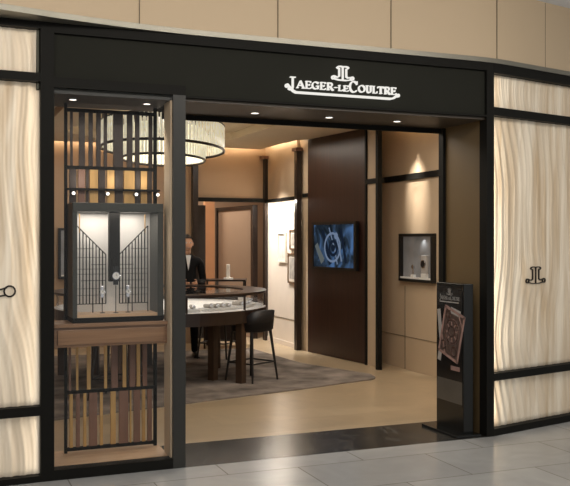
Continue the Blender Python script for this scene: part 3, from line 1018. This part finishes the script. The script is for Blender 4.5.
point('chandelier_lamp', (CC[0] - 0.2, CC[1] - 0.45, 2.62), 12, WARM, 0.25)

# ================================================================== RUG, DESK, STOOLS
rg = [(-1.6, 1.45), (1.2, 2.12), (2.9, 2.54), (3.75, 2.79)]
rg += [(3.75 + 0.24 * sin(t * pi / 8), 2.79 + 0.10 + 0.24 * (1 - cos(t * pi / 8)) - 0.10) for t in range(1, 4)]
rg += [(4.02, 3.15), (3.63, 4.26), (3.55, 5.9), (-1.6, 6.3)]
rugo = MB().prism(rg, 0.0, 0.012).build('rug', M['rug'])
tag(rugo, 'large grey mottled rug under the round desk', 'rug')

DC = (1.788, 4.034)
dk = thing('round_desk', 'large round dark display desk with glass vitrine rim', 'desk', (DC[0], DC[1], 0.012))
z = lambda h: h - 0.012
R = 1.2
MB().lathe([(R - 0.26, z(.955)), (R, z(.955)), (R + 0.005, z(.963)), (R + 0.005, z(.982)), (R - 0.26, z(.982)), (R - 0.26, z(.955))], 72).build('top_rim', M['deskwood'], dk, smooth=False)
MB().lathe([(0.0, z(.962)), (R - 0.26, z(.962)), (R - 0.26, z(.972)), (0.0, z(.972))], 72).build('glass_top', M['glass'], dk)
MB().lathe([(R - 0.03, z(.80)), (R - 0.03, z(.955)), (R - 0.024, z(.955)), (R - 0.024, z(.80)), (R - 0.03, z(.80))], 72).build('glass_side', M['glass'], dk)
MB().lathe([(0.0, z(.79)), (R - 0.01, z(.79)), (R - 0.01, z(.80)), (0.0, z(.80))], 72).build('vitrine_floor', M['tray'], dk)
MB().lathe([(R - 0.16, z(.66)), (R, z(.66)), (R, z(.795)), (R - 0.16, z(.795)), (R - 0.16, z(.66))], 72).build('apron', M['deskwood'], dk)
for k in range(10):
    a = radians(-55.5 + 36 * k)
    MB().tube([(cos(a) * (R - .02), sin(a) * (R - .02), z(.795)), (cos(a) * (R - .02), sin(a) * (R - .02), z(.957))], 0.013, 8).build('mullion', M['deskwood'], dk)
for k in range(5):
    a = radians(-55.5 + 72 * k)
    for r in (1.13, 0.75):
        px, py = cos(a) * r, sin(a) * r
        c_, s_ = cos(a) * .04, sin(a) * .04
        MB().prism([(px - c_ + s_, py - s_ - c_), (px + c_ + s_, py + s_ - c_), (px + c_ - s_, py + s_ + c_), (px - c_ - s_, py - s_ + c_)], 0.0, z(.79) if r < 1 else z(.66)).build('leg', M['legwood'], dk)
    MB().bar((cos(a) * 0.75, sin(a) * 0.75, z(.72)), (cos(a) * 1.06, sin(a) * 1.06, z(.72)), 0.06).build('leg_brace', M['legwood'], dk)
area('desk_vitrine_light', (DC[0], DC[1], 0.953), 2.24, 9, (1, .95, .88)).data.shape = 'DISK'

k = 0
for a_, lab in ((-38, 'white tray of watches in the desk vitrine, nearest the stool'), (-66, 'white tray of watches in the desk vitrine, above the front leg'),
                (-92, 'white tray of watches in the desk vitrine, next to the grey pillar'), (-10, 'white tray of watches in the desk vitrine, at its right end')):
    a = radians(a_)
    t = thing('watch_tray', lab, 'tray', (DC[0] + cos(a) * 0.96, DC[1] + sin(a) * 0.96, 0.80), a + pi / 2, 'trays in the desk vitrine')
    MB().prismy([(-0.19, 0.0), (0.19, 0.0), (0.19, 0.03), (-0.19, 0.03)], -0.10, 0.10).build('tray_base', M['tray'], t, bevel=0.006)
    for i in range(4):
        x = -0.13 + 0.085 * i
        c = MB().tube([(x, -0.05, 0.05), (x, 0.05, 0.05)], 0.022, 10)
        c.build('watch_cushion', M['printg'], t)
        wc = MB().tube([(x, -0.072, 0.05), (x, -0.06, 0.055)], 0.02, 12).build('watch_head', M['steel'], t)

# stool
def make_stool():
    t = thing('bar_stool', '', 'stool', (0, 0, 0))
    seat = MB()
    prof = []
    n = 24
    def se(a, w, d, p=2.6):
        c, s = cos(a), sin(a)
        return (w * math.copysign(abs(c) ** (2 / p), c), d * math.copysign(abs(s) ** (2 / p), s))
    vs, fs = [], []
    lv = [(0.80, .535), (0.97, .545), (1.0, .565), (1.0, .59), (0.94, .61), (0.6, .612)]
    for k, zz in lv:
        for i in range(n):
            x, y = se(2 * pi * i / n, 0.215 * k, 0.205 * k)
            vs.append((x, y, zz))
    for j in range(len(lv) - 1):
        for i in range(n):
            fs.append((j * n + i, j * n + (i + 1) % n, (j + 1) * n + (i + 1) % n, (j + 1) * n + i))
    fs += [tuple(range(n - 1, -1, -1)), tuple(range((len(lv) - 1) * n, len(lv) * n))]
    seat.add(vs, fs)
    seat.build('seat', M['stool'], t, smooth=True)
    # low wrap-around backrest (towards -y)
    bk = MB()
    vs, fs = [], []
    m = 18
    for i in range(m + 1):
        a = radians(180 + 180 * i / m) if True else 0
        edge = 1 - abs(i / m * 2 - 1) ** 3
        for (k, zz) in ((1.0, .56), (1.07, .60 + .175 * edge), (1.0, .60 + .18 * edge), (0.90, .585)):
            x, y = se(a, 0.225 * k, 0.215 * k)
            vs.append((x, y, zz))
    for i in range(m):
        for j in range(4):
            fs.append((i * 4 + j, i * 4 + (j + 1) % 4, i * 4 + 4 + (j + 1) % 4, i * 4 + 4 + j))
    fs += [(0, 1, 2, 3), (m * 4 + 3, m * 4 + 2, m * 4 + 1, m * 4)]
    bk.add(vs, fs)
    bk.build('backrest', M['stool'], t, smooth=True)
    F = {}
    for sx_, sy_ in ((-1, -1), (1, -1), (1, 1), (-1, 1)):
        p0 = (0.15 * sx_, 0.14 * sy_, 0.55)
        p1 = (0.205 * sx_, 0.20 * sy_, 0.0)
        MB().tube([p0, p1], 0.017, 10, r2=0.011).build('leg', M['stoolleg'], t)
        F[(sx_, sy_)] = Vector(p1).lerp(Vector(p0), 0.20 / 0.55)
    for a, b in (((-1, -1), (1, -1)), ((1, -1), (1, 1)), ((1, 1), (-1, 1)), ((-1, 1), (-1, -1))):
        MB().tube([F[a], F[b]], 0.009, 8).build('footrest', M['stoolleg'], t)
    return t
st0 = make_stool()
st0['label'] = 'black bar stool with low rounded back on the near side of the round desk'
st0['group'] = 'stools around the desk'
st0.location = (2.61, 3.265, 0.0125)
st0.rotation_euler = (0, 0, radians(28))
for (u, v, rz, lab) in ((2.82, 5.16, radians(140), 'black bar stool on the far side of the round desk, beside the person'), (1.02, 2.72, radians(-35), 'black bar stool seen through the display window slats')):
    c = copy_tree(st0)
    c['label'] = lab
    c.location = (u, v, 0.0125)
    c.rotation_euler = (0, 0, rz)

# ================================================================== REAR COUNTER
rc = thing('rear_counter', 'dark framed glass vitrine counter behind the round desk', 'counter', (3.28, 6.25, 0.0), radians(-22))
for sx_ in (-0.28, 0.28):
    for sy_ in (-0.2, 0.2):
        B(sx_ - .014, sx_ + .014, sy_ - .014, sy_ + .014, 0, 0.96).build('leg', M['deskwood'], rc)
B(-0.30, 0.30, -0.22, 0.22, 0.96, 0.985).build('counter_top', M['deskwood'], rc)
B(-0.29, 0.29, -0.21, 0.21, 0.78, 0.81).build('shelf', M['tray'], rc)
B(-0.266, 0.266, -0.205, -0.20, 0.81, 0.96).build('glass_front', M['glass'], rc)
B(-0.29, 0.29, -0.20, 0.20, 0.12, 0.78).build('cabinet', M['deskwood'], rc)
point('counter_light', (3.28, 6.2, 0.93), 0.35, WARM2, 0.03)
bs = thing('display_bust', 'slim cream display stand on a white base on top of the rear counter', 'display stand', (3.31, 6.2, 0.985), radians(-22))
MB().lathe([(0.07, 0.0), (0.07, 0.02)], 24).build('base', M['tray'], bs)
B(-0.03, 0.025, -0.012, 0.012, 0.02, 0.215).build('arm', M['print'], bs, bevel=0.008)
tr = thing('watch_tray', 'small white tray inside the rear counter vitrine', 'tray', (3.28, 6.2, 0.81), radians(-22), 'trays in the rear counter')
B(-0.2, 0.2, -0.1, 0.1, 0, 0.03).build('tray_base', M['tray'], tr, bevel=0.004)

# ================================================================== PERSON
def skin_mesh(name, verts, edges, radii, m, parent=None, root=0, sub=2):
    me = bpy.data.meshes.new(name)
    me.from_pydata(verts, edges, [])
    o = bpy.data.objects.new(name, me)
    COL.objects.link(o)
    me.materials.append(m)
    sk = o.modifiers.new('skin', 'SKIN')
    sk.use_smooth_shade = True
    layer = me.skin_vertices[0].data if me.skin_vertices else None
    if layer is None:
        bm = bmesh.new()
        bm.from_mesh(me)
        bm.verts.layers.skin.verify()
        bm.to_mesh(me)
        bm.free()
        layer = me.skin_vertices[0].data
    for i, r in enumerate(radii):
        layer[i].radius = r if isinstance(r, tuple) else (r, r)
        layer[i].use_root = (i == root)
    ss = o.modifiers.new('sub', 'SUBSURF')
    ss.levels = ss.render_levels = sub
    if parent:
        o.parent = parent
    return o

def person(loc, rz):
    p = thing('person', 'person in a dark suit standing behind the round desk, half hidden by the pillar', 'person', loc, rz)
    # local: faces -y, z up, height 1.62
    V, E_, Rr = [], [], []
    def v(x, y, z, r):
        V.append((x, y, z)); Rr.append(r)
        return len(V) - 1
    def link(*ids):
        for a, b in zip(ids, ids[1:]):
            E_.append((a, b))
    pel = v(0, 0, .84, (.155, .105))
    wai = v(0, 0, .98, (.135, .095))
    che = v(0, 0, 1.14, (.155, .105))
    sho = v(0, .005, 1.27, (.125, .085))
    nk = v(0, .0, 1.345, .05)
    hd0 = v(0, -.012, 1.405, .05)
    link(pel, wai, che, sho, nk, hd0)
    for s in (-1, 1):
        h = v(.085 * s, 0, .76, .088)
        kn = v(.095 * s, -.01, .44, .062)
        an = v(.10 * s, .005, .045, .045)
        link(pel, h, kn, an)
        sh = v(.175 * s, .005, 1.255, .062)
        el = v(.225 * s, .03, .99, .046)
        wr = v(.11 * s, -.19, .98, .034)
        link(sho, sh, el, wr)
    body = skin_mesh('body', V, E_, Rr, M['suit'], p)
    # head
    hv = MB()
    n, m = 20, 16
    vs, fs = [], []
    for i in range(m + 1):
        a = -pi / 2 + pi * i / m
        for j in range(n):
            t = 2 * pi * j / n
            x, y, zz = cos(a) * cos(t), cos(a) * sin(t), sin(a)
            w = 1.0 if zz > -0.1 else 1.0 - 0.28 * (-zz - 0.1)
            X, Y, Z = x * 0.072 * w, y * 0.09 * (w if y > 0 else 1), zz * 0.112
            if y < -0.5 and abs(x) < 0.25:
                if -0.35 < zz < 0.12:
                    Y -= 0.016 * (1 - abs(x) / 0.25) * (1 - abs(zz + 0.12) / 0.26)
            if y < -0.5 and 0.2 < abs(x) < 0.6 and 0.0 < zz < 0.3:
                Y += 0.006
            vs.append((X, Y, Z))
    for i in range(m):
        for j in range(n):
            fs.append((i * n + j, i * n + (j + 1) % n, (i + 1) * n + (j + 1) % n, (i + 1) * n + j))
    hv.add(vs, fs)
    hv.tube([(0, .01, -.15), (0, -.0, -.06)], .045, 14)
    head = hv.build('head', M['skin'], p, loc=(0, -.02, 1.49), smooth=True)
    for s in (-1, 1):
        MB().ball((.027 * s, -.083, .012), (.013, .007, .008), 10, 6).build('eye', M['shirt'], head, smooth=True)
        MB().ball((.027 * s, -.0885, .012), (.006, .004, .006), 8, 6).build('pupil', M['hair'], head, smooth=True)
        MB().ball((.074 * s, .005, -.005), (.012, .02, .03), 10, 8).build('ear', M['skin'], head, smooth=True)
    MB().ball((0, -.083, -.056), (.022, .008, .007), 10, 6).build('mouth', M['rose'], head, smooth=True)
    # hair cap
    hc = MB()
    vs, fs = [], []
    for i in range(9):
        a = 0.0 + (pi / 2) * i / 8
        for j in range(n):
            t = 2 * pi * j / n
            lowcut = 0.066 if sin(t) < -0.35 else (-0.05 if sin(t) > 0.1 else 0.0)
            x, y = cos(a) * cos(t) * .077, cos(a) * sin(t) * .096
            zz = max(sin(a) * .120, lowcut + .004 * i)
            if i == 0:
                zz = lowcut
                if sin(t) < -0.35:
                    x *= 0.86; y *= 0.86
            vs.append((x, y + .004, zz))
    for i in range(8):
        for j in range(n):
            fs.append((i * n + j, i * n + (j + 1) % n, (i + 1) * n + (j + 1) % n, (i + 1) * n + j))
    hc.add(vs, fs)
    hc.ball((0, .10, .0), (.04, .035, .04), 12, 8)
    hc.build('hair', M['hair'], p, loc=(0, -.02, 1.495), smooth=True)
    # white collar wedge and lapels
    MB().prismy([(-.035, .10), (.035, .10), (.0, -.10)], -.116, -.100).build('shirt', M['shirt'], p, loc=(0, .0, 1.24))
    # hands: palm and five fingers each
    for s in (-1, 1):
        hm_ = MB()
        b = Vector((.10 * s, -.20, .975))
        d = Vector((-.55 * s, -.80, -.1)).normalized()
        side = Vector((0, 0, 1))
        hm_.ball(tuple(b + d * .04), (.022, .034, .038), 12, 8)
        for i, ln in enumerate((.058, .068, .072, .064)):
            o_ = b + d * .065 + side * (-.027 + .018 * i)
            q1 = o_ + d * ln * .55
            q2 = q1 + (d + Vector((-.7 * s, .3, -.1))).normalized() * ln * .5
            hm_.tube([o_, q1, q2], .0085, 8, r2=.006)
        o_ = b + d * .02 + side * .03
        hm_.tube([o_, o_ + (d + side * .9).normalized() * .035, o_ + (d * 1.4 + side * .7).normalized() * .062], .010, 8, r2=.007)
        hm_.build('hand', M['skin'], p, smooth=True)
        # shoe
        sm = MB()
        sm.ball((.10 * s, -.055, .028), (.042, .125, .04), 14, 8)
        sm.box(.10 * s - .036, .10 * s + .036, -.16, .055, 0.0, .014)
        sm.build('shoe', M['black'], p, smooth=False)
    return p
person((2.457, 5.349, 0.0125), radians(-6))

# ================================================================== SCREEN ON THE WOOD PANEL
def screen_mat():
    m = bpy.data.materials.new('blue watch film still')
    m.use_nodes = True
    t = m.node_tree
    t.nodes.clear()
    out = t.nodes.new('ShaderNodeOutputMaterial')
    e = t.nodes.new('ShaderNodeEmission')
    tc = t.nodes.new('ShaderNodeTexCoord')
    n = t.nodes.new('ShaderNodeTexNoise')
    n.inputs['Scale'].default_value = 3.2
    n.inputs['Detail'].default_value = 3
    n.inputs['Distortion'].default_value = 1.2
    r = t.nodes.new('ShaderNodeValToRGB')
    r.color_ramp.elements[0].position = 0.36
    r.color_ramp.elements[0].color = lin((22, 28, 34))
    r.color_ramp.elements[1].position = 0.68
    r.color_ramp.elements[1].color = lin((92, 130, 182))
    x = r.color_ramp.elements.new(0.5)
    x.color = lin((52, 66, 82))
    t.links.new(tc.outputs['Object'], n.inputs['Vector'])
    t.links.new(n.outputs['Fac'], r.inputs[0])
    t.links.new(r.outputs[0], e.inputs[0])
    e.inputs[1].default_value = 0.55
    t.links.new(e.outputs[0], out.inputs[0])
    return m
M['film'] = screen_mat()
M['filmlight'] = emit_mat('pale blue screen pixels', (150, 172, 206), 0.45)
M['filmdark'] = emit_mat('dark navy screen pixels', (22, 30, 44), 1.0)
M['filmgrey'] = emit_mat('grey screen pixels', (98, 104, 104), 0.8)
# local: x along the wall (far -> near = left -> right in view), y into wall, z up
ang = atan2(3.89 - 5.30, 4.36 - 4.17)
tv = thing('wall_screen', 'black framed screen showing a blue watch movement on the dark wood panel', 'screen', (4.265 - .004, 4.575, 1.473), ang)
tw, thh = 0.53, 0.315
bz = MB()
bz.box(-tw, tw, -0.045, -0.003, -thh, thh)
bz.build('housing', M['black'], tv, bevel=0.004)
be = MB()
be.box(-tw, tw, -0.056, -0.045, thh - .035, thh); be.box(-tw, tw, -0.056, -0.045, -thh, -thh + .035)
be.box(-tw, -tw + .05, -0.056, -0.045, -thh + .035, thh - .035); be.box(tw - .05, tw, -0.056, -0.045, -thh + .035, thh - .035)
be.build('bezel', M['black'], tv)
scn = B(-tw + .05, tw - .05, -0.049, -0.045, -thh + .035, thh - .035).build('display', M['film'], tv)
im = MB()
im.disc((-.02, -.02), .20, -0.0500, -0.049, 28, ri=.17)
im.stroke([(-.10, .24), (.04, -.05), (.10, -.24)], .022, -0.0503, -0.049)
im.stroke([(.06, .16), (.14, -.02), (.20, -.20)], .03, -0.0503, -0.049)
im.disc((.07, .13), .045, -0.0503, -0.049, 18)
im.build('film_highlights', M['filmlight'], scn)
im = MB()
im.disc((.0, -.03), .11, -0.0505, -0.049, 24, ri=.07)
im.disc((.0, -.03), .045, -0.0505, -0.049, 18)
im.stroke([(-.26, .20), (-.06, -.24)], .07, -0.0498, -0.049)
im.stroke([(.18, .22), (.30, -.22)], .05, -0.0498, -0.049)
im.build('film_shadows', M['filmdark'], scn)
im = MB()
im.stroke([(-.42, .02), (-.26, -.22)], .08, -0.0498, -0.049)
im.stroke([(-.38, .0), (-.22, -.18)], .02, -0.0502, -0.049)
im.build('film_strap', M['filmgrey'], scn)

# ================================================================== WALL VITRINES
def vitrine(loc, rz, w, h, label, emi):
    t = thing('wall_vitrine', label, 'wall vitrine', loc, rz, 'wall vitrines')
    f = MB()
    b = 0.035
    f.box(-w, w, -0.06, 0, h - b, h); f.box(-w, w, -0.06, 0, -h, -h + b)
    f.box(-w, -w + b, -0.06, 0, -h + b, h - b); f.box(w - b, w, -0.06, 0, -h + b, h - b)
    f.build('frame', M['black'], t, bevel=0.003)
    B(-w + b, w - b, -0.012, -0.002, -h + b, h - b).build('back_panel', M['lightbox'], t)
    B(-w + b, w - b, -0.055, -0.012, -h + b, -h + b + 0.02).build('vitrine_floor', M['tray'], t)
    B(-w + b, w - b, -0.058, -0.056, -h + b + 0.02, h - b).build('glass_front', M['glass'], t)
    return t
vt = vitrine((4.619, 3.08, 1.342), -pi / 2, 0.38, 0.283, 'black framed glowing vitrine on the beige wall right of the wood panel', 1)
ws = thing('watch_bust', 'silver watch on a pale stand inside the vitrine right of the wood panel', 'watch display', (4.587, 2.90, 1.114), -pi / 2, 'watch displays in wall vitrines')
B(-.05, .05, -.025, .025, 0, .05).build('stand', M['tray'], ws, bevel=.004)
MB().prismy([(-.06, .05), (.06, .05), (.06, .26), (-.06, .26)], -.015, .02).build('holder', M['postersilver'], ws, bevel=.008)
MB().tube([(0, -.028, .16), (0, -.012, .16)], .05, 24).build('watch_case', M['steel'], ws)
MB().tube([(0, -.030, .16), (0, -.027, .16)], .04, 24).build('dial', M['black'], ws)
ws2 = thing('watch_bust', 'small grey watch stand left inside the vitrine right of the wood panel', 'watch display', (4.587, 3.16, 1.114), -pi / 2, 'watch displays in wall vitrines')
B(-.03, .03, -.02, .02, 0, .03).build('stand', M['tray'], ws2, bevel=.004)
MB().tube([(0, 0, .03), (0, 0, .10)], .008, 8).build('stem', M['steel'], ws2)
MB().tube([(0, -.012, .12), (0, .004, .12)], .026, 20).build('watch_case', M['steel'], ws2)
spot('vitrine_light', (4.575, 2.95, 1.57), (4.59, 2.93, 1.1), 1.6, (0.85, 0.93, 1.0), 110)
vl = vitrine((1.18, 6.895, 1.36), 0, 0.18, 0.36, 'dark framed wall vitrine seen at the far left through the display window', 1)
bt = thing('perfume_bottle', 'white bottle in the wall vitrine seen through the display window', 'bottle', (1.18, 6.85, 1.056), 0)
MB().lathe([(0.0, 0), (.06, 0), (.06, .16), (.03, .19), (.03, .22), (0.0, .22)], 20).build('flask', M['tray'], bt)
MB().lathe([(0.0, .22), (.034, .22), (.034, .26), (0.0, .26)], 16).build('stopper', M['black'], bt)
point('vitrine_light', (1.18, 6.84, 1.62), 0.15, WARM2, 0.02)

# ================================================================== PICTURES on the lit wall
for (v0, v1, z0, z1, fr, pr, lab) in ((6.02, 6.33, 1.22, 1.66, 'picwhite', 'print', 'white framed pale picture, leftmost on the lit wall'),
                                      (5.61 + .01, 5.87, 1.41, 1.70, 'picframe', 'printg', 'small bronze framed picture above another on the lit wall'),
                                      (5.61 + .01, 5.94, 0.93, 1.36, 'picframe', 'printg', 'tall bronze framed grey picture, lower one on the lit wall')):
    w, h = (v1 - v0) / 2, (z1 - z0) / 2
    t = thing('picture_frame', lab, 'picture', (4.149, (v0 + v1) / 2, (z0 + z1) / 2), -pi / 2, 'pictures on the lit wall')
    b = 0.022
    f = MB()
    f.box(-w, w, -0.025, 0, h - b, h); f.box(-w, w, -0.025, 0, -h, -h + b); f.box(-w, -w + b, -0.025, 0, -h + b, h - b); f.box(w - b, w, -0.025, 0, -h + b, h - b)
    f.build('frame', M[fr], t)
    B(-w + b, w - b, -0.012, -0.001, -h + b, h - b).build('mat_board', M['picwhite'], t)
    B(-w + b + .03, w - b - .03, -0.014, -0.012, -h + b + .04, h - b - .04).build('print', M[pr], t)
area('picture_wall_light', (4.02, 6.22, 2.11), 1.1, 14, (1, .92, .82), sy=0.06).rotation_euler = (0, radians(-12), 0)
bpy.data.objects['picture_wall_light'].data.size = 0.06
bpy.data.objects['picture_wall_light'].data.size_y = 1.15

# beams on the beige walls
spot('wall_washer', (4.08, 3.12, 2.93), (4.62, 3.12, 2.15), 120, WARM2, 36, 0.9)
spot('wall_washer', (4.50, 3.10, 2.925), (4.62, 3.10, 1.95), 150, (1, .94, .86), 19, 1.0)
spot('picture_fill', (3.4, 6.15, 2.9), (4.15, 6.2, .9), 320, (1, .95, .91), 60, 0.7)  # extra spot added to lift the lower picture wall
spot('wall_washer', (3.92, 6.2, 2.93), (4.15, 6.2, 2.2), 5, WARM2, 30, 0.9)

# ================================================================== TOTEM SIGN
tt = thing('totem_sign', 'black freestanding poster totem with a watch picture at the right of the entrance', 'sign stand', (3.245, 0.29, 0.001), -pi / 2)
# local: x -> -v (far edge at -x), y -> into jamb (+u), z up
MB().box(-.20, .20, 0.0, 0.09, 0.02, 1.20).build('body', M['totem'], tt, bevel=.004)
B(-.255, .265, -.11, 0.12, 0.0, 0.02).build('base_plate', M['totem'], tt, bevel=.003)
po = B(-.185, .185, -.003, 0.0, 0.22, 1.17).build('poster', M['posterbg'], tt)
B(-.185, .185, -.0042, -.003, 0.24, 0.42).build('poster_band', M['posterband'], po)
# wordmark with emblem
wm = MB()
for ch_, c0, c1, h, dz in word:
    letter(wm, ch_, (c0 - 276) * 0.00062, 1.063 + dz * .6, (c1 - c0) * 0.00062, h * 0.55, -.0046, -.003)
wm.stroke([(-.145, 1.046), (.135, 1.046)], .008, -.0046, -.003)
emblem(wm, 0.0, 1.128, .10, .05, .006, -.0046, -.003)
wm.build('wordmark', M['postersilver'], po)
# watch picture: tilted rectangular movement
def rot2(p, a, c):
    return (c[0] + p[0] * cos(a) - p[1] * sin(a), c[1] + p[0] * sin(a) + p[1] * cos(a))
A_, C_ = radians(-16), (0.03, 0.79)
q = lambda pts: [rot2(p, A_, C_) for p in pts]
pm_ = MB()
pm_.prismy(q([(-.14, -.19), (.14, -.19), (.14, .19), (-.14, .19)]), -.0041, -.003)
pm_.build('movement_plate', M['roseplate'], po)
fr = MB()
fr.stroke(q([(-.14, -.19), (.14, -.19), (.14, .19), (-.14, .19)]), .022, -.0052, -.003, closed=True)
fr.disc(rot2((0, .02), A_, C_), .105, -.0054, -.003, 28, ri=.085)
fr.disc(rot2((0, .02), A_, C_), .05, -.0054, -.003, 22, ri=.036)
fr.disc(rot2((.075, -.125), A_, C_), .045, -.0054, -.003, 20, ri=.03)
fr.disc(rot2((-.08, -.12), A_, C_), .04, -.0054, -.003, 20, ri=.027)
fr.disc(rot2((-.08, .145), A_, C_), .035, -.0054, -.003, 20, ri=.022)
for k in range(8):
    a = k * pi / 4 + .3
    fr.stroke(q([(.04 * cos(a), .02 + .04 * sin(a)), (.10 * cos(a), .02 + .10 * sin(a))]), .011, -.0054, -.003)
fr.stroke(q([(-.13, -.05), (-.05, -.18)]), .012, -.0054, -.003)
fr.stroke(q([(.13, .10), (.06, .18)]), .012, -.0054, -.003)
fr.build('watch_picture', M['rose'], po)
st_ = MB()
st_.stroke([(-.16, .98), (-.12, .72), (-.155, .56)], .05, -.004, -.003)
st_.stroke([(.02, .985), (.16, .955)], .05, -.0045, -.003)
st_.build('watch_strap_picture', M['postersilver'], po)
B(.02, .15, -.0044, -.003, .50, .535).build('caption_bar', M['rose'], po)
